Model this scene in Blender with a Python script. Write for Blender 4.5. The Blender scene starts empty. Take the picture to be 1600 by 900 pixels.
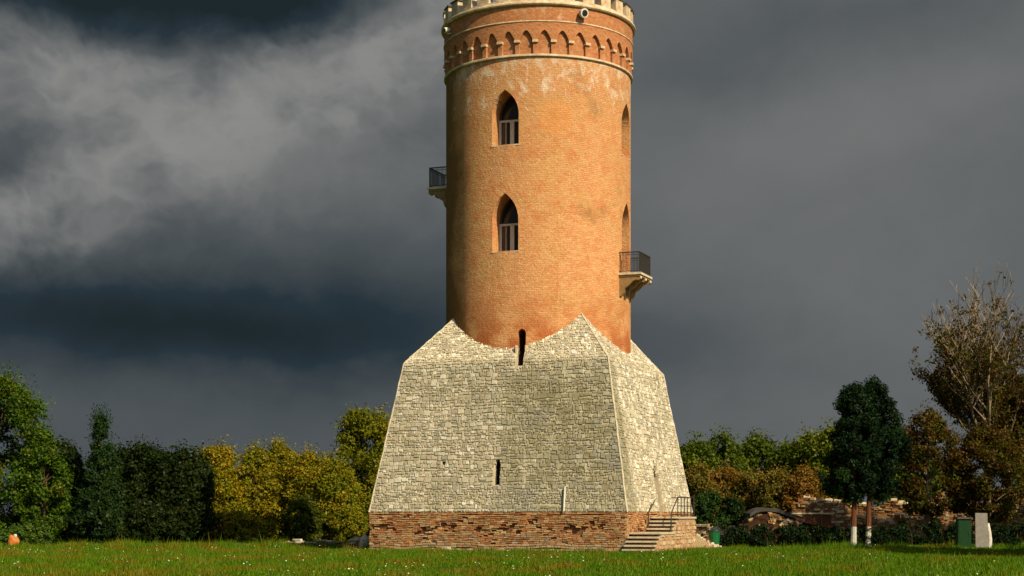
import bpy, bmesh, math, random
import numpy as np
from mathutils import Vector, Matrix
random.seed(7); RNG = np.random.default_rng(11)
S = bpy.context.scene
COL = S.collection
R_ = math.radians

# ------------------------------------------------------------------ camera
F = 2570.0                      # focal length in pixels of the 1600 px wide photo
EYE = 1.6
cam = bpy.data.cameras.new('camera'); camo = bpy.data.objects.new('camera', cam); COL.objects.link(camo)
camo.location = (0, 0, EYE); camo.rotation_euler = (R_(90), 0, 0)
cam.sensor_width = 36; cam.lens = 36 * F / 1600
cam.shift_y = (806 - 450) / 1600.0
cam.clip_start = 0.5; cam.clip_end = 6000
S.camera = camo

# ------------------------------------------------------------------ light
SUN_AZ, SUN_EL = R_(38), R_(39)          # azimuth measured to the right of the direction tower -> camera
SUN = Vector((math.sin(SUN_AZ) * math.cos(SUN_EL), -math.cos(SUN_AZ) * math.cos(SUN_EL), math.sin(SUN_EL)))
sl = bpy.data.lights.new('sun', 'SUN'); slo = bpy.data.objects.new('sun', sl); COL.objects.link(slo)
sl.energy = 5.0; sl.angle = R_(0.5); sl.color = (1.0, 0.85, 0.60)
slo.rotation_euler = SUN.to_track_quat('Z', 'Y').to_euler(); slo.location = (60, -40, 60)
S.view_settings.view_transform = 'Standard'; S.view_settings.look = 'None'
S.view_settings.exposure = 0.25; S.view_settings.gamma = 1.0; S.view_settings.use_curve_mapping = False

# ------------------------------------------------------------------ node helper
class NT:
    def __init__(s, tree): s.t = tree; s.n = tree.nodes; s.l = tree.links
    def new(s, ty, **kw):
        n = s.n.new(ty)
        for k, v in kw.items(): setattr(n, k, v)
        return n
    def put(s, sock, v):
        if isinstance(v, bpy.types.NodeSocket): s.l.new(v, sock)
        elif v is not None: sock.default_value = v
    def m(s, op, a, b=None, c=None, clamp=False):
        n = s.n.new('ShaderNodeMath'); n.operation = op; n.use_clamp = clamp
        s.put(n.inputs[0], a)
        if b is not None: s.put(n.inputs[1], b)
        if c is not None: s.put(n.inputs[2], c)
        return n.outputs[0]
    def vm(s, op, a, b=None):
        n = s.n.new('ShaderNodeVectorMath'); n.operation = op
        s.put(n.inputs[0], a)
        if b is not None: s.put(n.inputs[1], b)
        return n.outputs['Value'] if op in ('DOT_PRODUCT', 'LENGTH') else n.outputs[0]
    def xyz(s, x, y, z):
        n = s.n.new('ShaderNodeCombineXYZ')
        for i, v in enumerate((x, y, z)): s.put(n.inputs[i], v)
        return n.outputs[0]
    def sep(s, v):
        n = s.n.new('ShaderNodeSeparateXYZ'); s.put(n.inputs[0], v); return n.outputs
    def noise(s, vec, scale, detail=4.0, rough=0.55, dist=0.0, col=False):
        n = s.n.new('ShaderNodeTexNoise'); s.put(n.inputs['Vector'], vec)
        n.inputs['Scale'].default_value = scale; n.inputs['Detail'].default_value = detail
        n.inputs['Roughness'].default_value = rough; n.inputs['Distortion'].default_value = dist
        return n.outputs['Color'] if col else n.outputs[0]
    def rng(s, v, a, b, c=0.0, d=1.0, smooth=False):
        n = s.n.new('ShaderNodeMapRange'); s.put(n.inputs[0], v)
        if smooth: n.interpolation_type = 'SMOOTHSTEP'
        for i, k in enumerate((a, b, c, d)): n.inputs[i + 1].default_value = k
        return n.outputs[0]
    def ramp(s, v, stops, interp='LINEAR'):
        n = s.n.new('ShaderNodeValToRGB'); s.put(n.inputs[0], v); r = n.color_ramp; r.interpolation = interp
        while len(r.elements) < len(stops): r.elements.new(0.5)
        for e, (p, c) in zip(r.elements, stops): e.position = p; e.color = (*c, 1)
        return n.outputs[0]
    def mix(s, f, a, b, blend='MIX'):
        n = s.n.new('ShaderNodeMix'); n.data_type = 'RGBA'; n.blend_type = blend
        s.put(n.inputs[0], f)
        for i, v in ((6, a), (7, b)):
            if isinstance(v, tuple) and len(v) == 3: v = (*v, 1)
            s.put(n.inputs[i], v)
        return n.outputs[2]

# ------------------------------------------------------------------ sky: a storm bank, open towards the sun
w = bpy.data.worlds.new('World'); S.world = w; w.use_nodes = True
T = NT(w.node_tree); T.n.clear()
sky = T.new('ShaderNodeTexSky', sky_type='NISHITA'); sky.sun_disc = False
sky.sun_elevation = SUN_EL; sky.sun_rotation = math.atan2(SUN.x, SUN.y)
D = T.vm('NORMALIZE', T.new('ShaderNodeTexCoord').outputs['Generated'])
dx, dy, dz = T.sep(D)
az = T.m('ARCTAN2', dx, dy); el = T.m('ARCSINE', dz)
wcol = T.noise(T.xyz(T.m('MULTIPLY', az, 1.0), T.m('MULTIPLY', el, 1.35), 0.31), 9.0, 5.0, 0.55, 0.3, True)
wx, wy, wz = T.sep(wcol)
wc2 = T.sep(T.noise(T.xyz(az, T.m('MULTIPLY', el, 1.2), 4.7), 30.0, 5.0, 0.6, 0.0, True))
PX = T.m('ADD', T.m('MULTIPLY', az, F), T.m('ADD', T.m('MULTIPLY', T.m('SUBTRACT', wx, .5), 150.0), T.m('MULTIPLY', T.m('SUBTRACT', wc2[0], .5), 50.0)))
PY = T.m('ADD', T.m('MULTIPLY', el, F), T.m('ADD', T.m('MULTIPLY', T.m('SUBTRACT', wy, .5), 130.0), T.m('MULTIPLY', T.m('SUBTRACT', wc2[1], .5), 44.0)))
def blob(px, py, su, sv, ang, amp):
    a = R_(ang); ca, sa = math.cos(a), math.sin(a)
    X = T.m('SUBTRACT', PX, px - 800.0); Y = T.m('SUBTRACT', PY, 806.0 - py)
    u = T.m('MULTIPLY_ADD', X, ca / su, T.m('MULTIPLY', Y, sa / su))
    v = T.m('MULTIPLY_ADD', X, -sa / sv, T.m('MULTIPLY', Y, ca / sv))
    q = T.m('ADD', T.m('MULTIPLY', u, u), T.m('MULTIPLY', v, v))
    return T.m('MULTIPLY', T.m('EXPONENT', T.m('MULTIPLY', q, -0.5)), amp)
s = 0.50
fb = T.noise(T.xyz(az, T.m('MULTIPLY', el, 1.5), 1.9), 22.0, 6.0, 0.55, 0.4)
fb2 = T.noise(T.xyz(az, T.m('MULTIPLY', el, 1.3), 8.9), 5.0, 4.0, 0.5, 0.2)
s = T.m('ADD', T.m('MULTIPLY_ADD', T.m('SUBTRACT', fb, .5), 0.11, 0.50), T.m('MULTIPLY', T.m('SUBTRACT', fb2, .5), 0.06))
# billows with light crests: a second turbulence that only shows on the bright cloud
bl = [(60, 140, 150, 52, -8, .36), (480, 140, 250, 62, 30, .18), (70, 365, 190, 42, 24, .36), (300, 215, 380, 115, 14, .09),
      (660, 40, 160, 80, 25, .10), (620, 190, 180, 100, 20, .06), (395, 165, 70, 30, 35, .07), (560, 70, 70, 34, 40, .06)]
lt = None
for b in bl:
    v = blob(*b); lt = v if lt is None else T.m('ADD', lt, v)
def ab(seed, sc, k):
    n_ = T.noise(T.xyz(T.m('ADD', az, T.m('MULTIPLY', wx, .05)), T.m('MULTIPLY', T.m('ADD', el, T.m('MULTIPLY', wy, .05)), 1.25), seed), sc, 2.0, .5, .0)
    return T.m('MULTIPLY', T.m('ABSOLUTE', T.m('MULTIPLY_ADD', n_, 2.0, -1.0)), k)
bw = T.m('ADD', T.m('ADD', ab(2.4, 9.0, 1.0), ab(5.1, 19.0, .6)), T.m('ADD', ab(7.7, 40.0, .34), ab(3.3, 80.0, .16)))
bil = T.rng(bw, 0.12, 0.75, 1.55, 0.45)
s = T.m('ADD', s, T.m('MULTIPLY', lt, bil))
for b in [(190, 22, 290, 66, 4, -.66), (420, 10, 80, 50, 35, -.25), (560, 20, 60, 30, 30, -.1), (190, 495, 360, 66, -3, -.42), (600, 500, 280, 90, 4, -.20), (50, 275, 120, 26, 24, -.18),
          (300, 660, 500, 50, 0, -.02), (1120, 110, 330, 55, 14, -.10), (1450, 190, 300, 50, 14, .09), (1330, 360, 480, 320, 0, .19), (330, 640, 700, 40, 0, .03),
          (1000, 560, 260, 50, 0, -.08), (1560, 330, 120, 200, 0, -.03)]:
    s = T.m('ADD', s, blob(*b))
s = T.m('MINIMUM', s, T.m('MULTIPLY_ADD', T.m('TANH', T.m('DIVIDE', T.m('SUBTRACT', s, .5), .36)), .36, .5))
s = T.m('ADD', s, T.m('MULTIPLY', T.m('SUBTRACT', bil, 1.0), T.m('MULTIPLY', T.m('MINIMUM', lt, .2), .55)))
storm = T.ramp(s, [(0.0, (.012, .021, .025)), (.18, (.021, .034, .044)), (.5, (.076, .088, .094)), (.75, (.162, .166, .167)), (1.0, (.30, .295, .285))])
storm10 = T.mix(1.0, storm, (8.8, 8.8, 8.8), 'MULTIPLY')
c = T.vm('DOT_PRODUCT', D, tuple(SUN))
cover = T.rng(T.m('ADD', c, T.m('MULTIPLY', T.m('SUBTRACT', fb2, .5), .5)), 0.35, 0.75, 1.0, 0.0, True)
mixc = T.mix(cover, sky.outputs[0], storm10)
bg = T.new('ShaderNodeBackground'); bg.inputs[1].default_value = 0.1
T.l.new(mixc, bg.inputs[0])
T.l.new(bg.outputs[0], T.new('ShaderNodeOutputWorld').inputs[0])

# ------------------------------------------------------------------ materials
def material(name, fn, rough=0.9, spec=0.2):
    m = bpy.data.materials.new(name); m.use_nodes = True
    t = NT(m.node_tree); t.n.clear()
    b = t.new('ShaderNodeBsdfPrincipled'); b.inputs['Roughness'].default_value = rough
    b.inputs['Specular IOR Level'].default_value = spec
    o = t.new('ShaderNodeOutputMaterial'); t.l.new(b.outputs[0], o.inputs[0])
    col, hgt, dist = fn(t)
    t.put(b.inputs['Base Color'], (*col, 1) if isinstance(col, tuple) else col)
    if hgt is not None:
        bp = t.new('ShaderNodeBump'); bp.inputs['Strength'].default_value = 1.0; bp.inputs['Distance'].default_value = dist
        t.l.new(hgt, bp.inputs['Height']); t.l.new(bp.outputs[0], b.inputs['Normal'])
    return m
def OC(t): return t.new('ShaderNodeTexCoord').outputs['Object']
def tint(t):
    a = t.new('ShaderNodeAttribute'); a.attribute_name = 'tint'; return a.outputs['Color']

WIN_AZ = -21.0; BASE_AZ = -19.5
def brick_fn(t):
    P = OC(t); x, y, z = t.sep(P)
    u = t.m('MULTIPLY', t.m('ARCTAN2', x, t.m('MULTIPLY', y, -1.0)), 4.5)
    uv = t.xyz(u, z, 0.0)
    br = t.new('ShaderNodeTexBrick'); t.l.new(uv, br.inputs['Vector'])
    br.inputs['Scale'].default_value = 1.0; br.inputs['Brick Width'].default_value = .27; br.inputs['Row Height'].default_value = .085
    br.inputs['Mortar Size'].default_value = .011; br.inputs['Mortar Smooth'].default_value = .3; br.inputs['Bias'].default_value = -.1
    br.inputs['Color1'].default_value = (.66, .275, .095, 1); br.inputs['Color2'].default_value = (.76, .37, .15, 1)
    br.inputs['Mortar'].default_value = (.58, .33, .14, 1)
    c = br.outputs['Color']
    ns = t.noise(P, .55, 5, .6, .3)
    c = t.mix(t.rng(ns, .47, .68, 0, .6), c, (.56, .335, .11))                 # ochre stains
    n2 = t.noise(P, 3.0, 6, .7)
    c = t.mix(t.rng(n2, .5, .8, 0, .5), c, (.42, .20, .07))                    # mottling
    fine = t.noise(t.xyz(t.m('MULTIPLY', u, 6.5), t.m('MULTIPLY', z, 10.0), 0.5), 1.0, 4, .8)
    c = t.mix(t.rng(fine, .52, .70, 0, .6), c, (.78, .53, .28))                # pale single bricks
    c = t.mix(t.rng(t.noise(t.xyz(t.m('MULTIPLY', u, 6.0), t.m('MULTIPLY', z, 10.0), 3.5), 1.0, 4, .8), .54, .70, 0, .65), c, (.34, .16, .05))
    c = t.mix(t.m('MULTIPLY', t.rng(z, 15.0, 20.5, 0, 1), t.rng(t.noise(P, .9, 5, .65), .3, .65, .2, .8)), c, (.52, .265, .10))
    c = t.mix(t.rng(t.noise(P, 1.7, 6, .75, .4), .48, .62, 0, .62), c, (.56, .19, .062))
    c = t.mix(t.rng(t.noise(P, 13.0, 2, .6), .60, .74, 0, .6), c, (.84, .62, .40))     # chipped pale faces
    c = t.mix(t.rng(t.noise(t.vm('ADD', P, (9, 4, 2)), 11.0, 2, .6), .60, .74, 0, .55), c, (.32, .13, .045))   # lost bricks
    # redder repairs low down by the stone and patches about the shaft
    low = t.rng(z, 9.3, 12.6, 1.0, 0.0, True)
    redn = t.rng(t.noise(t.xyz(u, z, 7.7), .8, 5, .65), .38, .55)
    c = t.mix(t.m('MULTIPLY', t.m('MULTIPLY', low, redn), .9), c, (.42, .115, .03))
    # repaired patch right of the upper window
    pu = t.m('SUBTRACT', u, .75); pz = t.m('SUBTRACT', z, 19.9)
    q = t.m('ADD', t.m('POWER', t.m('ABSOLUTE', t.m('DIVIDE', pu, .8)), 4.0), t.m('POWER', t.m('ABSOLUTE', t.m('DIVIDE', pz, .75)), 4.0))
    q = t.m('ADD', q, t.m('MULTIPLY', t.m('SUBTRACT', n2, .5), 2.5))
    c = t.mix(t.rng(q, .5, 1.5, .5, 0), c, (.68, .29, .085))
    # lime bloom at the head of the shaft
    top = t.rng(z, 19.2, 22.6, 0.0, 1.0)
    bloom = t.noise(t.xyz(t.m('MULTIPLY', u, 1.0), t.m('MULTIPLY', z, .7), 1.0), 2.1, 7, .72, .5)
    bf = t.rng(t.m('ADD', bloom, t.m('MULTIPLY', top, .17)), .63, .74, 0, .9)
    c = t.mix(t.m('MULTIPLY', bf, t.rng(z, 18.0, 20.5, 0, 1)), c, (.74, .60, .44))
    c = t.mix(t.m('MULTIPLY', t.rng(z, 20.0, 22.6, 0, .35), 1.0), c, (.50, .26, .12))
    # patchy dark grime, plus painted shade darkening the left side of the shaft
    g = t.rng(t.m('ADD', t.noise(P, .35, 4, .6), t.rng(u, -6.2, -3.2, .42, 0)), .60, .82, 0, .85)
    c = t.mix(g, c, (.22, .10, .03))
    # runs of dirt below the sills
    for uc, zs_ in ((-1.57, 18.7), (-1.57, 13.8)):
        du = t.m('ABSOLUTE', t.m('SUBTRACT', u, uc)); run = t.noise(t.xyz(t.m('MULTIPLY', u, 5.0), t.m('MULTIPLY', z, .35), zs_), 1.0, 4, .7)
        ff_ = t.m('MULTIPLY', t.m('MULTIPLY', t.rng(du, .9, .4, 0, 1), t.rng(z, zs_ - 2.2, zs_ - .1, 0, 1)), t.m('MULTIPLY', t.m('LESS_THAN', z, zs_), t.rng(run, .45, .65, 0, .7)))
        c = t.mix(ff_, c, (.34, .22, .12))
    h = t.m('ADD', t.m('MULTIPLY', br.outputs['Fac'], -.35), t.m('MULTIPLY', t.noise(P, 7, 6, .75), 2.2))
    return c, h, .03
M = {}
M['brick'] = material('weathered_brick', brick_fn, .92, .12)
def crown_brick(t):
    P = OC(t); x, y, z = t.sep(P)
    u = t.m('MULTIPLY', t.m('ARCTAN2', x, t.m('MULTIPLY', y, -1.0)), 4.5)
    n = t.noise(t.xyz(t.m('MULTIPLY', u, 6.0), t.m('MULTIPLY', z, 10.0), .5), 1.0, 4, .8)
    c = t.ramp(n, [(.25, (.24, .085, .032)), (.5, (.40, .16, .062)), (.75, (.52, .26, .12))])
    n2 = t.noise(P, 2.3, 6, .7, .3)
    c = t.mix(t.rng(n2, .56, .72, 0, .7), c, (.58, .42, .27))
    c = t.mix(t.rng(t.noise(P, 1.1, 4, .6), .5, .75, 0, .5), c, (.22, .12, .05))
    return c, t.m('ADD', n, t.noise(P, 11, 4, .7)), .02
M['crown'] = material('crown_brick', crown_brick, .92, .12)
def lime(c0, c1, sc=3.0, d=.01):
    def f(t):
        P = OC(t); n = t.noise(P, sc, 6, .65); c = t.mix(t.rng(n, .35, .7), c0, c1)
        return c, t.noise(P, sc * 5, 5, .65), d
    return f
M['cream'] = material('cream_moulding', lime((.68, .56, .37), (.40, .25, .13), 3.2), .85)
M['cap'] = material('lead_cap', lime((.06, .055, .05), (.10, .09, .075)), .6)
M['iron'] = material('dark_iron', lime((.022, .024, .022), (.05, .04, .03), 12), .5, .4)
M['pale_frame'] = material('pale_window_frame', lime((.62, .58, .50), (.46, .42, .35), 9), .7)
M['pane'] = material('dark_pane', lambda t: ((.012, .016, .016), None, 0), .08, .5)
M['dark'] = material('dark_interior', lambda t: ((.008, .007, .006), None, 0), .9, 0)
M['door'] = material('door_wood', lime((.07, .035, .015), (.12, .06, .025), 5), .7)
M['white'] = material('white_paint', lime((.72, .68, .58), (.5, .46, .38), 8), .7)
M['slab'] = material('balcony_stone', lime((.66, .56, .38), (.42, .34, .2), 5), .85)
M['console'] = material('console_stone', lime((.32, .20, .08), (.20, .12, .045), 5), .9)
M['jamb'] = material('jamb_stone', lime((.62, .50, .34), (.50, .37, .22), 6), .9)
def stone_fn(t):
    P = OC(t); x, y, z = t.sep(P)
    c = tint(t)
    n = t.noise(P, 9, 5, .7); c = t.mix(t.rng(n, .3, .75, 0, .5), c, (.33, .29, .19))
    c = t.mix(t.rng(t.noise(P, 26, 3, .7), .56, .72, 0, .5), c, (.24, .19, .11))
    c = t.mix(t.rng(t.noise(t.vm('ADD', P, (3, 1, 8)), 20, 3, .7), .58, .72, 0, .5), c, (.92, .86, .68))
    big = t.noise(P, .45, 5, .6, .4)
    # moss and grey lichen, heavier towards the right half of the front face
    a = R_(BASE_AZ); uf = t.m('ADD', t.m('MULTIPLY', x, math.cos(a)), t.m('MULTIPLY', y, math.sin(a)))
    nf = t.m('ADD', t.m('MULTIPLY', x, math.sin(a)), t.m('MULTIPLY', y, -math.cos(a)))
    side = t.m('MULTIPLY', t.m('MULTIPLY', t.rng(uf, -.5, .8, 0, 1, True), t.rng(z, 7.5, 8.8, 1, 0)), t.m('MULTIPLY', t.rng(nf, 4.2, 4.7), t.rng(z, 1.6, 3.4, .55, 1)))
    mossn = t.noise(P, 1.6, 6, .7, .3)
    mf = t.m('MULTIPLY', t.rng(mossn, .28, .56), t.m('ADD', t.m('MULTIPLY', side, .88), t.m('MULTIPLY', t.rng(big, .5, .68), .38)))
    c = t.mix(mf, c, (.23, .20, .095))
    fgr = t.m('MULTIPLY', t.m('MULTIPLY', t.rng(nf, 4.6, 4.9), t.rng(z, 8.3, 8.9, 1, .25)), t.rng(t.noise(t.vm('ADD', P, (2, 7, 4)), 1.1, 6, .7), .28, .62, .0, .42))
    c = t.mix(fgr, c, (.30, .265, .165))
    st = t.noise(t.xyz(t.m('MULTIPLY', x, 1.6), t.m('MULTIPLY', y, 1.6), t.m('MULTIPLY', z, .16)), 1.5, 5, .7)
    c = t.mix(t.m('MULTIPLY', t.rng(st, .52, .68, 0, .5), t.rng(z, 2.0, 8.6, .3, 1)), c, (.26, .225, .14))
    c = t.mix(t.rng(st, .44, .32, 0, .4), c, (.84, .76, .56))
    gf = t.m('MULTIPLY', t.rng(t.noise(t.vm('ADD', P, (5, 3, 1)), .8, 5, .6), .5, .68), t.m('ADD', t.m('MULTIPLY', side, .6), .14))
    c = t.mix(gf, c, (.25, .245, .20))
    return c, t.m('ADD', t.noise(P, 14, 5, .7), t.m('MULTIPLY', n, .7)), .022
M['stone'] = material('limestone_rubble', stone_fn, .95, .1)
def mortar_fn(t):
    P = OC(t); n = t.noise(P, 4, 6, .7)
    c = t.ramp(n, [(.3, (.42, .355, .225)), (.6, (.56, .48, .32)), (.8, (.68, .59, .41))])
    return c, t.noise(P, 18, 4, .7), .02
M['mortar'] = material('lime_mortar', mortar_fn, .95, .1)
def tinted(dark=(.1, .05, .02), amt=.5, sc=8, d=.015):
    def f(t):
        P = OC(t); n = t.noise(P, sc, 5, .7)
        c = t.mix(t.rng(n, .35, .75, 0, amt), tint(t), dark)
        return c, t.noise(P, sc * 2.5, 4, .7), d
    return f
M['plinth_brick'] = material('eroded_plinth_brick', tinted((.17, .07, .03), .55, 7), .95, .1)
M['plinth_core'] = material('plinth_core', lime((.26, .115, .05), (.15, .06, .026), 2.5, .06), .95, .05)
M['ruin_stone'] = material('ruin_stone', tinted((.16, .09, .04), .5, 5), .95, .1)
M['ruin_core'] = material('ruin_core', lime((.28, .17, .08), (.17, .09, .04), 3, .05), .95, .05)
M['edge'] = material('pale_mortar_edge', lime((.72, .63, .44), (.46, .38, .24), 5, .04), .95, .1)
M['step'] = material('step_stone', lime((.58, .50, .34), (.42, .34, .21), 6), .9)
M['rubble_wall'] = material('stair_rubble', lime((.52, .34, .18), (.38, .22, .10), 4, .05), .95)
M['earth'] = material('bare_earth', lime((.36, .27, .15), (.24, .17, .08), 3, .05), .97, .05)
M['rust'] = material('rusty_sheet', lime((.125, .045, .02), (.07, .026, .012), 3), .8)
M['dark_brick'] = material('shaded_brick', lime((.07, .032, .016), (.035, .018, .01), 4, .06), .95, .05)  # dark brown vault brick with the vault front's shade put into the colour
M['grey_panel'] = material('grey_panel', lime((.27, .25, .22), (.19, .17, .14), 4), .8)
M['green_panel'] = material('green_panel', lime((.006, .045, .010), (.004, .028, .007), 4), .5)
M['green_plastic'] = material('green_plastic', lime((.006, .12, .035), (.004, .08, .02), 6), .4, .4)
M['black_plastic'] = material('black_plastic', lime((.012, .012, .012), (.02, .02, .02), 6), .45, .4)
M['orange'] = material('orange_cloth', lime((.62, .21, .04), (.42, .10, .02), 5, .03), .8)
M['lens'] = material('lamp_lens', lambda t: ((.02, .02, .022), None, 0), .15, .5)
def bark(c0, c1):
    def f(t):
        P = OC(t); x, y, z = t.sep(P)
        n = t.noise(t.xyz(t.m('MULTIPLY', x, 6.0), t.m('MULTIPLY', y, 6.0), t.m('MULTIPLY', z, 1.6)), 2.0, 5, .65)
        return t.mix(t.rng(n, .35, .7), c0, c1), n, .03
    return f
M['bark'] = material('brown_bark', bark((.10, .065, .035), (.05, .03, .018)), .95, .05)
M['pale_bark'] = material('pale_bark', bark((.34, .26, .16), (.13, .09, .05)), .9, .1)
M['pine_bark'] = material('red_pine_bark', bark((.17, .065, .03), (.08, .032, .016)), .95, .05)
M['limewash'] = material('limewash', lime((.56, .54, .46), (.36, .33, .26), 8), .9)
def leaf_material(name, trans=.3):
    m = bpy.data.materials.new(name); m.use_nodes = True
    t = NT(m.node_tree); t.n.clear()
    c = tint(t)
    d = t.new('ShaderNodeBsdfDiffuse'); t.l.new(c, d.inputs[0])
    r = t.new('ShaderNodeBsdfTranslucent'); t.l.new(t.mix(1.0, c, (1.1, 1.15, .5), 'MULTIPLY'), r.inputs[0])
    g = t.new('ShaderNodeBsdfGlossy'); g.inputs[0].default_value = (1, 1, 1, 1); g.inputs[1].default_value = .45
    a = t.new('ShaderNodeMixShader'); a.inputs[0].default_value = trans
    t.l.new(d.outputs[0], a.inputs[1]); t.l.new(r.outputs[0], a.inputs[2])
    b = t.new('ShaderNodeMixShader'); b.inputs[0].default_value = .006
    t.l.new(a.outputs[0], b.inputs[1]); t.l.new(g.outputs[0], b.inputs[2])
    t.l.new(b.outputs[0], t.new('ShaderNodeOutputMaterial').inputs[0])
    return m
M['leaf'] = leaf_material('leaf'); M['needle'] = leaf_material('needle', .1); M['blade'] = leaf_material('grass_blade', .25)
M['petal'] = leaf_material('petal', .3)
def ground_fn(t):
    P = OC(t)
    n = t.noise(P, .25, 5, .6); n2 = t.noise(P, 6, 6, .75)
    c = t.mix(t.rng(n2, .3, .7), (.035, .075, .002), (.08, .14, .004))
    c = t.mix(t.rng(n, .5, .7, 0, .5), c, (.10, .085, .02))
    return c, t.m('ADD', n2, t.noise(P, 30, 4, .7)), .08
M['ground'] = material('meadow', ground_fn, 1.0, .05)

# ------------------------------------------------------------------ objects
def tag(o, label=None, cat=None, group=None, kind=None):
    if label: o['label'] = label
    if cat: o['category'] = cat
    if group: o['group'] = group
    if kind: o['kind'] = kind
    return o
def empty(name, loc, label, cat, group=None):
    o = bpy.data.objects.new(name, None); COL.objects.link(o); o.location = loc; o.empty_display_size = .3
    return tag(o, label, cat, group)
class MB:
    def __init__(s): s.v = []; s.f = []; s.c = []
    def add(s, vs, fs, c=None):
        o = len(s.v); s.v += [tuple(p) for p in vs]; s.f += [tuple(i + o for i in f) for f in fs]
        s.c += [c or (1, 1, 1)] * len(vs); return s
    def hexa(s, P, c=None):          # 8 points: 4 bottom ccw, 4 top ccw
        return s.add(P, [(3, 2, 1, 0), (4, 5, 6, 7), (0, 1, 5, 4), (1, 2, 6, 5), (2, 3, 7, 6), (3, 0, 4, 7)], c)
    def box(s, a, b, c=None, fr=None):
        x0, y0, z0 = a; x1, y1, z1 = b
        P = [Vector(p) for p in ((x0, y0, z0), (x1, y0, z0), (x1, y1, z0), (x0, y1, z0), (x0, y0, z1), (x1, y0, z1), (x1, y1, z1), (x0, y1, z1))]
        if fr: P = [fr(p) for p in P]
        return s.hexa(P, c)
    def prism(s, poly, y0, y1, fr=None, c=None):     # polygon in x,z ; extruded along y
        n = len(poly); P = [Vector((x, y0, z)) for x, z in poly] + [Vector((x, y1, z)) for x, z in poly]
        if fr: P = [fr(p) for p in P]
        return s.add(P, [tuple(range(n)), tuple(range(2 * n - 1, n - 1, -1))] + [(i, i + n, (i + 1) % n + n, (i + 1) % n) for i in range(n)], c)
    def tube(s, pts, rad, n=6, c=None, cap=True):
        pts = [Vector(p) for p in pts]; o = []; V = []
        for i, p in enumerate(pts):
            t = (pts[min(i + 1, len(pts) - 1)] - pts[max(i - 1, 0)]).normalized()
            a = t.orthogonal().normalized() if abs(t.z) > .95 else t.cross(Vector((0, 0, 1))).normalized()
            b = t.cross(a); r = rad[i] if hasattr(rad, '__len__') else rad
            V += [p + (a * math.cos(k * 2 * math.pi / n) + b * math.sin(k * 2 * math.pi / n)) * r for k in range(n)]
        Fc = [(i * n + k, i * n + (k + 1) % n, (i + 1) * n + (k + 1) % n, (i + 1) * n + k) for i in range(len(pts) - 1) for k in range(n)]
        if cap: Fc += [tuple(range(n - 1, -1, -1)), tuple((len(pts) - 1) * n + k for k in range(n))]
        return s.add(V, Fc, c)
    def lathe(s, prof, n=96, c=None, closed=True):    # profile of (r,z), closed loop
        m = len(prof); V = []
        for k in range(n):
            a = 2 * math.pi * k / n
            V += [(r * math.cos(a), r * math.sin(a), z) for r, z in prof]
        Fc = []
        for k in range(n):
            k2 = (k + 1) % n
            for i in range(m if closed else m - 1):
                j = (i + 1) % m; Fc.append((k * m + i, k2 * m + i, k2 * m + j, k * m + j))
        return s.add(V, Fc, c)
    def mesh(s, name):
        me = bpy.data.meshes.new(name); me.from_pydata(s.v, [], s.f); me.update()
        if any(x != (1, 1, 1) for x in s.c[:1] + s.c[-1:]):
            at = me.color_attributes.new('tint', 'FLOAT_COLOR', 'POINT')
            at.data.foreach_set('color', np.c_[np.array(s.c, dtype=np.float32), np.ones(len(s.c), dtype=np.float32)].ravel())
        return me
    def build(s, name, mat, parent=None, smooth=False, fix=False):
        me = s.mesh(name)
        if fix:
            bm = bmesh.new(); bm.from_mesh(me); bmesh.ops.recalc_face_normals(bm, faces=bm.faces); bm.to_mesh(me); bm.free()
        if smooth: me.polygons.foreach_set('use_smooth', [True] * len(me.polygons))
        me.materials.append(M[mat]); o = bpy.data.objects.new(name, me); COL.objects.link(o)
        if parent is not None: o.parent = parent
        return o
def mesh_np(name, V, nper, col, mat, parent=None):
    """V (n*nper,3): n separate faces of nper corners; col (n,3) per face"""
    n = len(V) // nper
    me = bpy.data.meshes.new(name); me.vertices.add(n * nper); me.vertices.foreach_set('co', V.astype(np.float32).ravel())
    me.loops.add(n * nper); me.loops.foreach_set('vertex_index', np.arange(n * nper, dtype=np.int32))
    me.polygons.add(n); me.polygons.foreach_set('loop_start', np.arange(0, n * nper, nper, dtype=np.int32))
    try: me.polygons.foreach_set('loop_total', np.full(n, nper, dtype=np.int32))
    except Exception: pass
    me.update(calc_edges=True)
    at = me.color_attributes.new('tint', 'FLOAT_COLOR', 'POINT')
    cc = np.ones((n * nper, 4), dtype=np.float32); cc[:, :3] = np.repeat(col, nper, axis=0)
    at.data.foreach_set('color', cc.ravel())
    me.materials.append(M[mat]); o = bpy.data.objects.new(name, me); COL.objects.link(o)
    if parent is not None: o.parent = parent
    return o
def at(px, d): return (px - 800.0) * d / F
def zat(py, d): return EYE + (806.0 - py) * d / F
def radial(azd):                     # frame: x right along the wall, y outwards, z up
    a = R_(azd); N = Vector((math.sin(a), -math.cos(a), 0)); U = Vector((math.cos(a), math.sin(a), 0))
    return lambda p: U * p[0] + N * p[1] + Vector((0, 0, p[2]))
def boolean(o, cutters):
    dg = None
    for c in cutters:
        md = o.modifiers.new('b', 'BOOLEAN'); md.object = c; md.operation = 'DIFFERENCE'; md.solver = 'EXACT'
    dg = bpy.context.evaluated_depsgraph_get(); dg.update()
    me = bpy.data.meshes.new_from_object(o.evaluated_get(dg)); o.modifiers.clear(); old = o.data; o.data = me
    for c in cutters: bpy.data.objects.remove(c, do_unlink=True)
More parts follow.
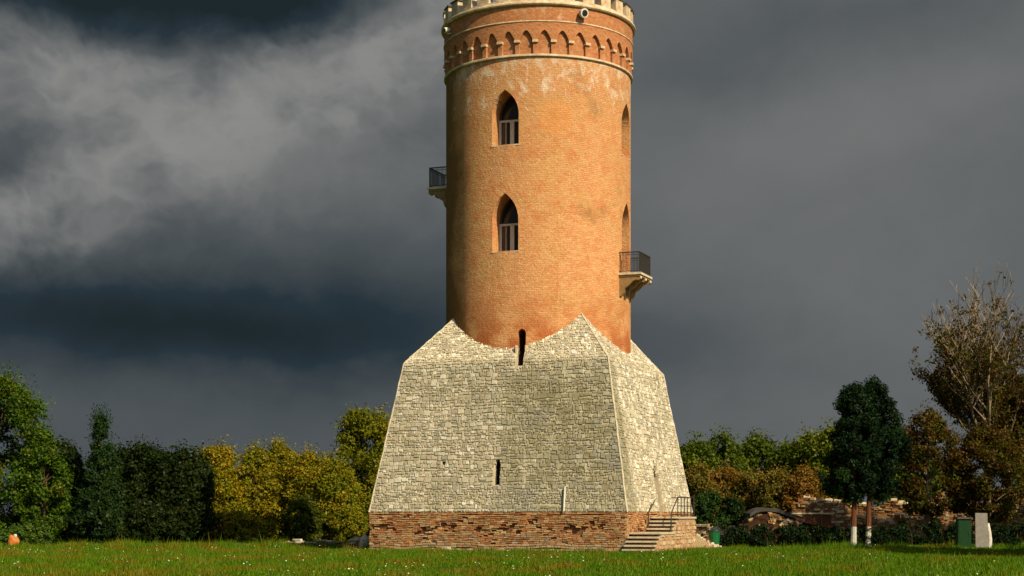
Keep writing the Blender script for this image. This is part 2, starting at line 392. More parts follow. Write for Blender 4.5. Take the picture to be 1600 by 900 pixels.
def arch_poly(w, z0, zs, z1, n=8):   # pointed arch, half-width w, sill, springing, apex
    P = [(-w, z0), (w, z0)]; r = 2.3 * w; c = r - w; tm = math.acos(c / r); k = (z1 - zs) / (r * math.sin(tm))
    for i in range(n + 1):
        t = tm * i / n; P.append((max(0, r * math.cos(t) - c), zs + k * r * math.sin(t)))
    Q = [(-x, z) for x, z in P[2:-1]][::-1]
    return P + Q

# ------------------------------------------------------------------ setting: ground
def ground():
    N = 60; V = []; Fc = []
    xs = sorted(set([-3000, -1500, -800, -400, -200] + list(np.linspace(-120, 120, 61)) + [200, 400, 800, 1500, 3000]))
    ys = sorted(set([-1500, -600, -200, -60] + list(np.linspace(-20, 220, 61)) + [300, 500, 900, 1800, 3500]))
    for y in ys:
        for x in xs: V.append((x, y, gz(x, y)))
    nx = len(xs)
    Fc = [(j * nx + i, j * nx + i + 1, (j + 1) * nx + i + 1, (j + 1) * nx + i) for j in range(len(ys) - 1) for i in range(nx - 1)]
    o = MB().add(V, Fc).build('ground', 'ground', smooth=True); tag(o, 'flat green meadow running past the tower to the trees', kind='structure')
def gz(x, y):
    f = min(1.0, max(0.0, (60 - abs(y - 60)) / 30)) if 0 < y < 120 else 0
    return .05 * math.sin(x * .31 + 1) * math.cos(y * .23) * f
ground()

# ------------------------------------------------------------------ the tower
TX, TY, RS = 1.28, 80.0, 4.48
tower = empty('brick_tower', (TX, TY, 0), 'tall round orange brick tower on a sloping pale stone base', 'tower')
# shaft with its openings
n = 200
V = [(RS * math.sin(2 * math.pi * k / n), -RS * math.cos(2 * math.pi * k / n), z) for z in (1.0, 22.75) for k in range(n)]
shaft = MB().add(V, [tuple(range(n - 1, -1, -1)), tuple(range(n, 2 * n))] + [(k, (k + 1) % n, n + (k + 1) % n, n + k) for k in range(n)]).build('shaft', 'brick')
WINS = [(WIN_AZ, .66, 18.70, 20.1, 21.25, 'w'), (WIN_AZ, .64, 13.80, 15.25, 16.48, 'w'),
        (WIN_AZ + 90, .66, 18.72, 20.1, 21.25, 'w'), (WIN_AZ + 90, .62, 13.06, 15.25, 16.5, 'd'), (WIN_AZ - 90, .62, 17.8, 19.9, 21.2, 'd')]
def cutter(poly, y0, y1, azd, name='cut'): return MB().prism(poly, y0, y1, radial(azd)).build(name, 'dark', fix=True)
SLIT_AZ = -10.6
slit_poly = [(-.16, 8.45), (.16, 8.45), (.19, 10.0), (.12, 10.16), (0, 10.2), (-.12, 10.16), (-.19, 10.0)]
boolean(shaft, [cutter(arch_poly(h, a, b, c), 3.38, 6, z) for z, h, a, b, c, k in WINS] + [cutter(slit_poly, 2.9, 6, SLIT_AZ)])
shaft.parent = tower
for azd, h, z0, zs, z1, kind in WINS:
    fr = radial(azd); back = 3.40
    if kind == 'w':
        m = MB(); fd = (back + .05, back + .13)
        zt = z0 + (z1 - z0) * .50
        m.box((-h, fd[0], z0 + .02), (h, fd[1], z0 + .10), fr=fr)
        m.box((-h, fd[0], zt), (h, fd[1] + .02, zt + .09), fr=fr)
        for x0, x1 in ((-h, -h + .10), (h - .10, h)): m.box((x0, fd[0], z0 + .1), (x1, fd[1], zt), fr=fr)
        m.box((-.10, fd[0], z0 + .1), (.10, fd[1] + .03, zt), fr=fr)
        for x in (-.33, .33): m.box((x - .012, fd[0], z0 + .1), (x + .012, fd[1] - .03, zt), fr=fr)
        win = m.build('window', 'pale_frame', tower)
        # dark wooden arch head
        P = arch_poly(h, zt + .09, zs, z1); Q = [(x * .84, zt + .09 + (z - zt - .09) * .9) for x, z in P]
        k = len(P); mm = MB()
        VV = [fr(Vector((x, fd[1], z))) for x, z in P] + [fr(Vector((x, fd[1], z))) for x, z in Q]
        mm.add(VV, [(i, (i + 1) % k, k + (i + 1) % k, k + i) for i in range(1, k)])
        mm.build('arch_frame', 'door', win)
        MB().prism(arch_poly(h, z0, zs, z1), back + .03, back + .06, fr).build('pane', 'pane', win, fix=True)
        sill = MB().box((-h - .03, back + .1, z0 - .05), (h + .03, RS - .02, z0 + .012), fr=fr)
        sill.build('window_sill', 'cream', tower)
    else:
        m = MB()
        for x0, x1 in ((-h, -.02), (.02, h)):
            m.box((x0, back + .25, z0), (x1, back + .32, zs - .15), fr=fr)
            for zz in (z0 + .15, z0 + 1.0): m.box((x0 + .1, back + .32, zz), (x1 - .1, back + .335, zz + .7), fr=fr)
        door = m.build('balcony_door', 'door', tower)
        MB().box((-h, back + .2, zs - .15), (h, back + .36, zs - .05), fr=fr).build('transom', 'pale_frame', door)
        MB().prism(arch_poly(h, z0, zs, z1), back + .03, back + .06, fr).build('pane', 'pane', door, fix=True)

# crown: core wall, arcade, rings, cornice, merlons
def ring(name, mat, r0, r1, z0, z1, seg=192, bev=.02):
    prof = [(r0, z0), (r1 - bev, z0), (r1, z0 + bev), (r1, z1 - bev), (r1 - bev, z1), (r0, z1)]
    return MB().lathe(prof, seg).build(name, mat, tower, fix=True)
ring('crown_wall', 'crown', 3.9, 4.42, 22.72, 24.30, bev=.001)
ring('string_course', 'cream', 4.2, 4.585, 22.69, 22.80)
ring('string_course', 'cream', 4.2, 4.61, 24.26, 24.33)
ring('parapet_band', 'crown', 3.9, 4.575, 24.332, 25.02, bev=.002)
ring('cornice', 'cream', 3.95, 4.72, 25.022, 25.19, bev=.05)
ring('parapet_wall', 'cream', 4.2, 4.60, 25.192, 25.30, bev=.01)
ring('roof_deck', 'cap', .1, 4.2, 25.0, 25.2, bev=.01)
NA = 34; wA = 2 * math.pi / NA
def cyl(a, r, z): return (r * math.sin(a), -r * math.cos(a), z)
def arch_mesh():
    m = MB(); ro, ri = 4.575, 4.41; zt, zb = 24.262, 22.80
    ho = wA * .36; nseg = 10
    us = [-wA / 2] + [ho * math.sin(-math.pi / 2 + math.pi * i / nseg) for i in range(nseg + 1)] + [wA / 2]
    def zc(u):
        if abs(u) >= ho - 1e-6: return 23.44
        return 23.44 + .46 * (1 - abs(u / ho) ** 1.75)
    for i in range(len(us) - 1):
        a, b = us[i], us[i + 1]; za, zb2 = (zc(a), zc(b))
        if i == 0 or i == len(us) - 2: za = zb2 = 23.44
        P = [cyl(a, ri, za), cyl(b, ri, zb2), cyl(b, ro, zb2), cyl(a, ro, za), cyl(a, ri, zt), cyl(b, ri, zt), cyl(b, ro, zt), cyl(a, ro, zt)]
        m.hexa(P)
    return m
am = arch_mesh()
def place(name, mesh, mat, parent, rot):
    o = bpy.data.objects.new(name, mesh); COL.objects.link(o); o.parent = parent; o.rotation_euler = (0, 0, rot); return o
arch_me = am.mesh('arch'); arch_me.materials.append(M['crown'])
bm = bmesh.new(); bm.from_mesh(arch_me); bmesh.ops.recalc_face_normals(bm, faces=bm.faces); bm.to_mesh(arch_me); bm.free()
def seg_mesh(name, mat, a0, a1, r0, r1, z0, z1):
    m = MB(); m.hexa([cyl(a0, r0, z0), cyl(a1, r0, z0), cyl(a1, r1, z0), cyl(a0, r1, z0), cyl(a0, r0, z1), cyl(a1, r0, z1), cyl(a1, r1, z1), cyl(a0, r1, z1)])
    me = m.mesh(name); me.materials.append(M[mat])
    bm = bmesh.new(); bm.from_mesh(me); bmesh.ops.recalc_face_normals(bm, faces=bm.faces); bm.to_mesh(me); bm.free(); return me
pw = wA * .145
pier_me = seg_mesh('pier', 'crown', -pw * .86, pw * .86, 4.33, 4.535, 22.8, 23.33)
imp_me = seg_mesh('impost', 'cream', -pw * 1.08, pw * 1.08, 4.39, 4.625, 23.332, 23.438)
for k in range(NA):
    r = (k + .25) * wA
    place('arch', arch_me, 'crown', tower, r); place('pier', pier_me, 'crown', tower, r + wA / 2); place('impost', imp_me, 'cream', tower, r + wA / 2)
NM = 28; wm = 2 * math.pi / NM
mer_me = seg_mesh('merlon', 'cream', -wm * .30, wm * .30, 4.22, 4.60, 25.302, 25.86)
cap_me = seg_mesh('cap', 'cap', -wm * .36, wm * .36, 4.17, 4.65, 25.862, 25.94)
for k in range(NM):
    o = place('merlon', mer_me, 'cream', tower, (k + .3) * wm); place('cap', cap_me, 'cap', o, 0)

# stone base ---------------------------------------------------------------
Z1, A1, Z2, A2, Z3, A3 = 1.77, 6.20, 8.72, 4.98, 10.95, 3.17
def corner(a, z, k):
    an = R_(BASE_AZ + 45 + 90 * k); return Vector((a * math.sqrt(2) * math.sin(an), -a * math.sqrt(2) * math.cos(an), z))
core = MB(); lev = [(A1 - .03, Z1), (A2 - .03, Z2), (A3 - .03, Z3), (.3, Z3 + .4)]
V = [corner(a, z, k) for a, z in lev for k in range(4)]
Fc = [(3, 2, 1, 0), (12, 13, 14, 15)] + [(4 * i + k, 4 * i + (k + 1) % 4, 4 * i + 4 + (k + 1) % 4, 4 * i + 4 + k) for i in range(3) for k in range(4)]
base = core.add(V, Fc).build('stone_base', 'mortar', fix=True)
FRONT_SLIT = [(-.14, 3.0), (.14, 3.0), (.14, 4.05), (.04, 4.28), (-.14, 4.05)]
DOOR = arch_poly(.46, 1.60, 3.3, 4.28)
cuts = [cutter(slit_poly, 2.9, 7, SLIT_AZ), cutter(FRONT_SLIT, 4.6, 7, BASE_AZ), cutter(DOOR, 4.55, 7, BASE_AZ + 90),
        cutter([(-2.72, 3.92), (-2.56, 3.92), (-2.56, 4.1), (-2.72, 4.1)], 5.2, 7, BASE_AZ)]
boolean(base, cuts); base.parent = tower
fr = radial(BASE_AZ + 90)
MB().box((-.46, 4.56, 1.62), (.46, 4.64, 4.2), fr=fr).build('door', 'door', base)
# thin dressed surround of the slits
frs = radial(SLIT_AZ)
m = MB()
for sx in (-1, 1): m.box((sx * .225 - .035, 4.2, 8.47), (sx * .225 + .035, 4.74, 9.42), fr=frs)
m.build('slit_jamb', 'jamb', base)
frf = radial(BASE_AZ)
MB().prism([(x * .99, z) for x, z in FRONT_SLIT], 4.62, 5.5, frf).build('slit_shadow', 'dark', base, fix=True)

PAL = [((.72, .64, .47), 5), ((.58, .51, .36), 4), ((.43, .37, .25), 4), ((.92, .86, .70), 3), ((.54, .45, .28), 2), ((.40, .38, .30), 1), ((.80, .77, .64), .6)]
def pick(pal):
    t = random.random() * sum(w for _, w in pal)
    for c, w in pal:
        t -= w
        if t <= 0: break
    k = random.uniform(.86, 1.12); return tuple(min(.95, x * k * random.uniform(.96, 1.04)) for x in c)
def stone_piece(O, U, W, N, u0, u1, w0, w1, depth, jit, inset, wav=0.0):
    """bevelled irregular block lying on a plane"""
    j = lambda: random.uniform(-jit, jit)
    q = [(u0 + j(), w0 + j()), (u1 + j(), w0 + j()), (u1 + j(), w1 + j()), (u0 + j(), w1 + j())]
    if wav: q = [(a, b + wav * (math.sin(a * 1.3 + b * .8 + O.x) + .6 * math.sin(a * 3.1 - b * 2.2))) for a, b in q]
    cu, cw = (u0 + u1) / 2, (w0 + w1) / 2
    lo = [O + U * a + W * b - N * .12 for a, b in q]
    tl = [random.uniform(-.3, .3) * abs(depth) for _ in range(4)]
    hi = []
    for (a, b), t in zip(q, tl):
        a2 = a - math.copysign(min(inset, abs(a - cu) * .6), a - cu); b2 = b - math.copysign(min(inset, abs(b - cw) * .6), b - cw)
        hi.append(O + U * a2 + W * b2 + N * (depth + t))
    return lo + hi, [(4, 5, 6, 7), (0, 1, 5, 4), (1, 2, 6, 5), (2, 3, 7, 6), (3, 0, 4, 7)]
def gaps(face, z):
    g = []
    if face == 0:
        if 2.95 < z < 4.2: g.append((-.155, .155) if z < 4.05 else (-.09, .10))
        if 3.9 < z < 4.12: g.append((-2.73, -2.55))
        if z > 8.42:
            us = (5.0 if z < 8.8 else 4.8) * math.tan(R_(SLIT_AZ - BASE_AZ)); g.append((us - .21, us + .21))
    if face == 1 and z < 4.2: hw_ = .475 if z < 3.3 else .475 * max(.1, (4.3 - z) / 1.0) ** .7; g.append((-hw_, hw_))
    return g
def trim(face, u0, u1, z):
    iv = [(u0, u1)]
    for a, b in gaps(face, z): iv = [q for p in iv for q in ((p[0], min(p[1], a)), (max(p[0], b), p[1])) if q[1] - q[0] > .035]
    return iv
pieces = []       # (size, face, verts, faces, tint)
for k in range(4):
    azd = BASE_AZ + 90 * k; a = R_(azd); N0 = Vector((math.sin(a), -math.cos(a), 0)); U = Vector((math.cos(a), math.sin(a), 0))
    for (a0, z0, a1, z1, roof) in ((A1, Z1, A2, Z2, False), (A2, Z2, A3, Z3, True)):
        P0 = N0 * a0 + Vector((0, 0, z0)); P1 = N0 * a1 + Vector((0, 0, z1)); Wv = (P1 - P0); L = Wv.length; W = Wv / L; N = U.cross(W).normalized()
        w = 0.0
        while w < L - .05:
            h = min(random.choice([.10, .12, .13, .14, .15, .16, .18, .20, .24]) * (.8 if roof else 1), L - w)
            if L - w - h < .08: h = L - w
            half = a0 + (a1 - a0) * (w + h / 2) / L - .02; u = -half
            hl = half
            while u < half - .02:
                b = h * random.uniform(.65, 1.7)
                if random.random() < .08: b *= 1.4
                if half - u - b < .14: b = half - u
                mid = P0 + U * (u + b / 2) + W * (w + h / 2)
                ok = True
                if roof and math.hypot(*(P0 + U * (u + b / 2) + W * w).to_2d()) < RS - .02: ok = False
                if ok:
                    # now and then a course splits in two thin stones
                    parts = [(p_, q_, w, w + h) for p_, q_ in trim(k, u, u + b, mid.z)]
                    if h > .19 and random.random() < .25: hm = w + h * random.uniform(.4, .6); parts = [r_ for p_, q_, _, _ in parts for r_ in ((p_, q_, w, hm), (p_, q_, hm, w + h))]
                    for (ua, ub, wa, wb) in parts:
                        g = random.uniform(.0, .012)
                        ja, jb = random.uniform(-.035, .03), random.uniform(-.03, .035)
                        if wa + ja < .01: ja = .01 - wa
                        if wb + jb > L - .005: jb = L - .005 - wb
                        vv, ff = stone_piece(P0, U, W, N, ua + g, ub - g, wa + ja, wb + jb, random.uniform(.002, .026), .020, .022, .022 if .25 < wa < L - .3 else 0.0)
                        pieces.append(((ub - ua) * (wb - wa), k, vv, ff, pick(PAL)))
                u += b
            w += h
# pale mortared edges along the corners and hips
for k in range(4):
    for (a0, z0, a1, z1) in ((A1, Z1, A2, Z2), (A2, Z2, A3, Z3)):
        p, q = corner(a0 - .012, z0, k), corner(a1 - .012, z1, k); nn = 22; pts = []; rs = []
        for i in range(nn + 1):
            pts.append(p.lerp(q, i / nn) + Vector((random.uniform(-.012, .012), random.uniform(-.012, .012), 0))); rs.append(random.uniform(.030, .055))
        MB().tube(pts, rs, 7).build('corner_mortar', 'edge', base)
# 300 largest in view become single stones
view = sorted([p for p in pieces if p[1] in (0, 1)], key=lambda p: -p[0] * (1 if p[1] == 0 else .35))
big = set(id(p) for p in view[:300])
m = MB()
for p in pieces:
    if id(p) in big: MB().add(p[2], p[3], p[4]).build('stone', 'stone', base)
    else: m.add(p[2], p[3], p[4])
tag(m.build('stone_masonry', 'stone', base), kind='stuff')

# brick plinth -------------------------------------------------------------
V = [corner(A1 - .17, z, k) for z in (-.3, Z1 - .002) for k in range(4)]
plinth = MB().add(V, [(3, 2, 1, 0), (4, 5, 6, 7)] + [(k, (k + 1) % 4, 4 + (k + 1) % 4, 4 + k) for k in range(4)]).build('brick_plinth', 'plinth_core', tower, fix=True)
BP = [((.46, .20, .075), 4), ((.38, .15, .055), 2), ((.50, .27, .11), 5), ((.30, .12, .05), 1.2), ((.54, .36, .17), 4)]
BP2 = [((.50, .31, .15), 3), ((.50, .38, .22), 2), ((.40, .20, .09), 2), ((.36, .28, .16), 1)]
def hole(k, u, z):
    v = math.sin(u * 1.9 + k * 2.1 + 1.7 * math.sin(z * 3)) * .5 + math.sin(u * 4.3 + z * 5.0 + k) * .35 + math.sin(u * 9.1 - z * 11) * .42
    band = math.exp(-((z - .98) / .33) ** 2)
    return v * .55 + band * .55 + random.uniform(-.2, .2)
m = MB()
for k in range(4):
    azd = BASE_AZ + 90 * k; a = R_(azd); N = Vector((math.sin(a), -math.cos(a), 0)); U = Vector((math.cos(a), math.sin(a), 0)); P0 = N * (A1 - .005); W = Vector((0, 0, 1))
    w = -.1; row = 0
    while w < Z1 - .02:
        h = .082 if w > .25 else .115
        if w + h > Z1 - .03: h = Z1 - w - .004
        half = A1 - .01; u = -half - (.13 if row % 2 else 0)
        while u < half:
            b = random.uniform(.22, .30) * (1.0 if w > .25 else 1.3); ua = max(u, -half); ub = min(u + b, half)
            hv = hole(k, (ua + ub) / 2, w)
            if ub - ua > .06 and hv < (.71 if k != 1 else .85):
                d = random.uniform(-.016, .014) - max(0, hv - .35) * .20
                vv, ff = stone_piece(P0, U, W, N, ua + .004, ub - .004, w + .004, w + h - .004, d, .014, .010, .035 if .1 < w < 1.6 else 0)
                m.add(vv, ff, pick(BP2 if (w < .34 or (w < .8 and random.random() < .4) or random.random() < .12) else BP))
            u += b
        w += h; row += 1
tag(m.build('brickwork', 'plinth_brick', plinth), kind='stuff')

# balconies ----------------------------------------------------------------
def balcony(azd, z, ncons=3):
    fr = radial(azd); ro, hw = 5.47, .98
    m = MB()
    m.box((-hw, 4.2, z - .10), (hw, ro, z - .002), fr=fr); b = m.build('balcony', 'slab', tower)
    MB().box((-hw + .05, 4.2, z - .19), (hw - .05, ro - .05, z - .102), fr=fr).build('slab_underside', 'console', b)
    for i in range(ncons):
        x = -.8 + 1.6 * i / (ncons - 1); prof = [(4.35, -.192), (ro - .06, -.192), (ro - .03, -.30), (ro - .12, -.37), (ro - .26, -.33), (ro - .42, -.40), (ro - .60, -.58), (4.66, -.72), (4.60, -.92), (4.50, -1.08), (4.35, -1.12)]
        k = len(prof); mm = MB()
        P = [fr(Vector((x - .10, y, z + zz))) for y, zz in prof] + [fr(Vector((x + .10, y, z + zz))) for y, zz in prof]
        mm.add(P, [tuple(range(k)), tuple(range(2 * k - 1, k - 1, -1))] + [(i2, i2 + k, (i2 + 1) % k + k, (i2 + 1) % k) for i2 in range(k)])
        mm.build('console', 'console', b, fix=True)
        MB().box((x - .09, ro - .10, z - .29), (x + .09, ro - .02, z - .196), fr=fr).build('console_end', 'white', b)
    r = MB(); e = ro - .10; hx = hw - .08; H = .96
    def bar(p, q, t): r.box(tuple(min(a, c) - t for a, c in zip(p, q)), tuple(max(a, c) + t for a, c in zip(p, q)), fr=fr)
    for zz, t in ((z + H, .024), (z + .08, .014), (z + H - .12, .010)):
        bar((-hx, e, zz), (hx, e, zz), t)
        for s_ in (-1, 1): bar((s_ * hx, 4.36, zz), (s_ * hx, e - .03, zz), t)
    for s_ in (-1, 1): bar((s_ * hx, e, z), (s_ * hx, e, z + H - .03), .022)
    nb = 24
    for i in range(1, nb): x = -hx + 2 * hx * i / nb; bar((x, e, z + .1), (x, e, z + H - .03), .0085)
    for s_ in (-1, 1):
        for i in range(1, 14): y = 4.4 + (e - 4.4) * i / 14; bar((s_ * hx, y, z + .1), (s_ * hx, y, z + H - .03), .0085)
    r.build('railing', 'iron', b)
balcony(WIN_AZ + 90, 13.05); balcony(WIN_AZ - 90, 17.78)

# floodlights on the crown and the white pipe on the base --------------------
def floodlight(azd, z, label, k=1.0):
    fr = radial(azd); o = empty('floodlight', (TX, TY, 0), label, 'floodlight', 'floodlights on the tower crown')
    c = fr(Vector((0, 4.78, z)))
    ax = (fr(Vector((.12, 1, -.25)))).normalized()
    MB().tube([c - ax * .17, c - ax * .08, c + ax * .14, c + ax * .15], [.10 * k, .19 * k, .215 * k, .19 * k], 16).build('housing', 'white', o, smooth=False)
    MB().tube([c + ax * .152, c + ax * .158], [.15 * k, .15 * k], 16).build('lens', 'lens', o)
    MB().tube([fr(Vector((0, 4.57, z - .14))), fr(Vector((0, 4.75, z - .18))), fr(Vector((0, 4.78, z - .12)))], .025, 6).build('bracket', 'white', o)
floodlight(24.6, 24.72, 'round white floodlight on the sunny crown band below the battlements')
floodlight(-66, 24.66, 'white floodlight near the shaded left edge of the crown band', .6)
fr = radial(BASE_AZ)
m = MB(); zz = [1.80, 2.2, 2.6, 2.9]
m.tube([fr(Vector((3.30, A1 + .09 - (z - Z1) * .1662, z))) for z in zz], .042, 8)
pp = m.build('drain_pipe', 'white'); pp.location = (TX, TY, 0); tag(pp, 'short white upright pipe fixed low on the stone base above the brickwork', 'pipe')

# ------------------------------------------------------------------ staircase along the right face
fs = radial(BASE_AZ + 90)      # x: along the face, away from the camera ; y: outwards
stairs = empty('staircase', (TX, TY, 0), 'stone steps with iron railing climbing to the tower doorway', 'staircase')
m = MB()
def step_run(s0, nst, z0, rise, run, y0, y1):
    z = z0
    for i in range(nst):
        sA = s0 + i * run
        MB().box((sA - .03, y0, z + rise - .075), (sA + run + .0, y1, z + rise), fr=fs).build('step', 'step', stairs)
        m.box((sA + .05, y0 + .03, -.2), (sA + run + .049, y1 - .03, z - .004), fr=fs)
        z += rise
    return z
zt = step_run(-7.15, 5, -.02, .178, .30, 6.22, 7.60)
MB().box((-5.65, 6.22, zt - .091), (-3.1, 7.60, zt - .001), fr=fs).build('landing', 'step', stairs)
m.box((-5.6, 6.25, -.2), (-3.0, 7.57, zt - .095), fr=fs)
zt2 = step_run(-3.1, 4, zt, .172, .30, 6.25, 7.46)
MB().box((-1.9, 6.22, zt2 - .091), (1.5, 7.5, zt2 - .001), fr=fs).build('landing', 'step', stairs)
m.box((-1.85, 6.25, -.2), (1.45, 7.45, zt2 - .095), fr=fs)
sm = m.build('stair_masonry', 'rubble_wall', stairs)
m = MB(); Uo = fs(Vector((1, 0, 0))); No = fs(Vector((0, 1, 0))); w_ = -.05
while w_ < zt2 - .12:
    h_ = random.uniform(.12, .22); u_ = -7.1
    while u_ < 1.45:
        b_ = random.uniform(.16, .42); tp = zt2 if u_ > -1.9 else (zt + .172 * max(0, int((u_ + 3.1) / .3) + 1) if u_ > -3.1 else (zt if u_ > -5.65 else -.02 + .178 * (int((u_ + 7.15) / .3) + 1)))
        if w_ + h_ < tp - .07:
            vv, ff = stone_piece(No * (7.57 if u_ < -3.0 else 7.44), Uo, Vector((0, 0, 1)), No, u_ + .01, u_ + b_ - .01, w_ + .01, w_ + h_ - .01, random.uniform(0, .05), .02, .025)
            m.add(vv, ff, pick([((.58, .40, .22), 4), ((.48, .28, .14), 3), ((.62, .50, .32), 3)]))
        u_ += b_
    w_ += h_
tag(m.build('stair_rubble', 'ruin_stone', sm), kind='stuff')
r = MB(); y = 7.40
def P_(s_, z): return fs(Vector((s_, y, z)))
for s_ in (-1.85, -1.2, -.55, .1, .75, 1.4): r.tube([P_(s_, zt2 - .05), P_(s_, zt2 + .92)], .022, 6)
for dz in (.92, .50, .08): r.tube([P_(-1.85, zt2 + dz), P_(1.4, zt2 + dz)], .024, 6)
r.tube([P_(1.4, zt2 + .92), fs(Vector((1.4, 6.3, zt2 + .92)))], .022, 6)
r.tube([P_(-1.85, zt2 + .92), P_(-3.1, zt + .82), P_(-3.15, zt)], .03, 6)
r.build('railing', 'iron', stairs)
r = MB(); y = 6.32
r.tube([P_(-3.05, zt), P_(-3.05, zt + .86), P_(-1.8, zt2 + .80)], .028, 6)
r.build('handrail', 'iron', stairs)

# ------------------------------------------------------------------ ruins
RP = [((.46, .33, .16), 4), ((.28, .14, .055), 4), ((.56, .47, .30), 2), ((.20, .09, .036), 4), ((.38, .27, .12), 2)]
RPALE = [((.66, .58, .42), 4), ((.56, .44, .28), 3), ((.44, .28, .15), 1)]
RRED = [((.22, .095, .035), 5), ((.16, .068, .027), 4), ((.32, .20, .09), 2), ((.50, .41, .26), .8)]
def ruin_wall(name, label, p0, p1, prof, th, pal, cat='ruin', hs=(.10, .22), ws=(.16, .5), z0=0.0, top=True, group='ruins right of the tower', miss=.14):
    p0 = Vector((*p0, 0)); p1 = Vector((*p1, 0)); d = p1 - p0; L = d.length; U = d / L; N = Vector((U.y, -U.x, 0)); o = empty(name, p0, label, cat, group)
    hs_ = lambda u: np.interp(u / L, np.linspace(0, 1, len(prof)), prof)
    nseg = max(4, int(L / .7)); c = MB()
    for i in range(nseg):
        a, b = L * i / nseg, L * (i + 1) / nseg; ha, hb = hs_(a) - .08, hs_(b) - .08
        c.hexa([U * a - N * th, U * b - N * th, U * b, U * a, U * a - N * th + Vector((0, 0, ha)), U * b - N * th + Vector((0, 0, hb)), U * b + Vector((0, 0, hb)), U * a + Vector((0, 0, ha))])
    c.build('wall_core', 'ruin_core', o, fix=True)
    W = Vector((0, 0, 1)); w = z0
    while w < max(prof):
        h = random.uniform(*hs); u = random.uniform(-.1, .1)
        while u < L:
            b = random.uniform(*ws); mid = u + b / 2
            if w + h * .5 < hs_(mid) + random.uniform(-.12, .12) and random.random() > miss and mid < L:
                vv, ff = stone_piece(Vector((0, 0, 0)), U, W, N, u + .012, u + b - .012, w + .01, w + h - .01, random.uniform(.0, .16), .035, .03, .05)
                MB().add(vv, ff, pick(pal)).build('stone', 'ruin_stone', o)
            u += b
        w += h
    if top:      # loose pale coping stones
        u = 0
        while u < L:
            b = random.uniform(.25, .6); hh = hs_(u + b / 2)
            if random.random() < .8:
                q = Vector((0, 0, 0)); y1 = random.uniform(.02, .08); y0 = -th * random.uniform(.6, 1.0)
                z_ = hh - .1; hgt = random.uniform(.10, .22); MB().hexa([U * (u + .02) + N * y0 + W * z_, U * (u + b - .02) + N * y0 + W * z_, U * (u + b - .02) + N * y1 + W * z_, U * (u + .02) + N * y1 + W * z_,
                       U * (u + .06) + N * (y0 + .05) + W * (z_ + hgt), U * (u + b - .05) + N * (y0 + .04) + W * (z_ + hgt * .9), U * (u + b - .06) + N * (y1 - .05) + W * (z_ + hgt), U * (u + .05) + N * (y1 - .04) + W * (z_ + hgt * 1.05)], pick(RPALE)).build('coping_stone', 'ruin_stone', o)
            u += b
    return o
ruin_wall('ruined_wall', 'long broken brick and stone wall behind the pair of pines', (at(1240, 108), 108.5), (at(1530, 106), 106), [2.2, 2.9, 2.6, 2.75, 2.2, 2.5, 2.1, 2.75, 2.4, 3.0, 2.7, 3.3, 3.0, 3.2], .8, RRED)
ruin_wall('ruined_wall', 'low crumbling stone wall below the longer red wall', (at(1290, 97), 97), (at(1500, 95), 95), [1.0, 1.9, 1.5, 1.75, 1.2, 1.8, 1.3, 1.75, 1.0, 1.5], .7, RP)
ruin_wall('ruined_wall', 'pale rising ruin wall at the right edge behind the cabinets', (at(1540, 97), 97), (at(1640, 93), 93), [1.2, 1.75, 2.1, 2.45, 2.5], .7, RPALE)
ruin_wall('ruined_wall', 'tall tan ruin block at the far right under the bare tree', (at(1535, 108), 108), (at(1650, 106), 106), [2.5, 3.1, 3.2, 2.9, 3.3], .8, RP)
ruin_wall('ruined_wall', 'upright brick stump left of the pines beside the rusty sheet', (at(1248, 101), 101), (at(1320, 100), 100), [1.3, 2.4, 2.6, 2.5, 2.45, 2.5], .7, RP)
ruin_wall('low_wall', 'low cream wall running right from the tower behind the green bin', (at(1086, 90), 90), (at(1152, 88.6), 88.6), [1.0, 1.02, .98, 1.0], .4, [((.46, .38, .22), 3), ((.36, .28, .15), 2)], 'wall', top=False, group='low walls by the tower')
ruin_wall('low_wall', 'thin low stone kerb in the grass left of the tower', (at(440, 88), 88), (at(545, 87), 87), [.22, .24, .2, .26, .2], .35, RPALE, 'wall', hs=(.10, .14), ws=(.3, .6), top=False, group='low walls by the tower')
ruin_wall('low_wall', 'tumbled pale foundation stones at the left foot of the tower', (at(545, 79.5), 79.5), (at(690, 75.0), 75.0), [.45, .55, .35, .3, .22, .3, .15, .1], .5, RPALE, 'wall', hs=(.12, .2), ws=(.25, .6), top=True, group='low walls by the tower', miss=.2)

# small domed stone post by the left corner
post = empty('stone_post', (at(570, 78.6), 78.6, 0), 'small pale domed stone post at the left corner of the tower', 'post')
MB().tube([(0, 0, 0), (0, 0, .34), (0, 0, .36)], [.30, .28, .24], 10).build('base', 'jamb', post)
MB().tube([(0, 0, .36), (0, 0, .50), (0, 0, .60), (0, 0, .68), (0, 0, .78)], [.25, .24, .17, .07, .02], 12).build('dome', 'slab', post)

# rubble mound with a dark vault and a tarred edge
def lump_grid(nx, ny, fn):
    V = [fn(i / nx, j / ny) for j in range(ny + 1) for i in range(nx + 1)]
    return V, [(j * (nx + 1) + i, j * (nx + 1) + i + 1, (j + 1) * (nx + 1) + i + 1, (j + 1) * (nx + 1) + i) for j in range(ny) for i in range(nx)]
md = 98.0; mx = at(1199, md)
mound = empty('ruined_vault', (mx, md, 0), 'rounded dark ruined brick vault with pale rubble down its right side', 'ruin')
def mf(s_, t):
    x = -1.95 + 3.9 * s_; hgt = 1.75 * max(0, 1 - abs(x / 1.98) ** 2.6) ** .6
    a = t * math.pi
    return (x * (1 + .02 * math.sin(9 * t)), -1.6 * math.cos(a) * (.75 + .25 * (hgt / 1.75)), hgt * math.sin(a) ** .6 * (1 + .06 * math.sin(13 * s_ + 5 * t)) - .02)
vv, ff = lump_grid(28, 14, mf); MB().add(vv, ff).build('vault_core', 'dark_brick', mound, fix=True)
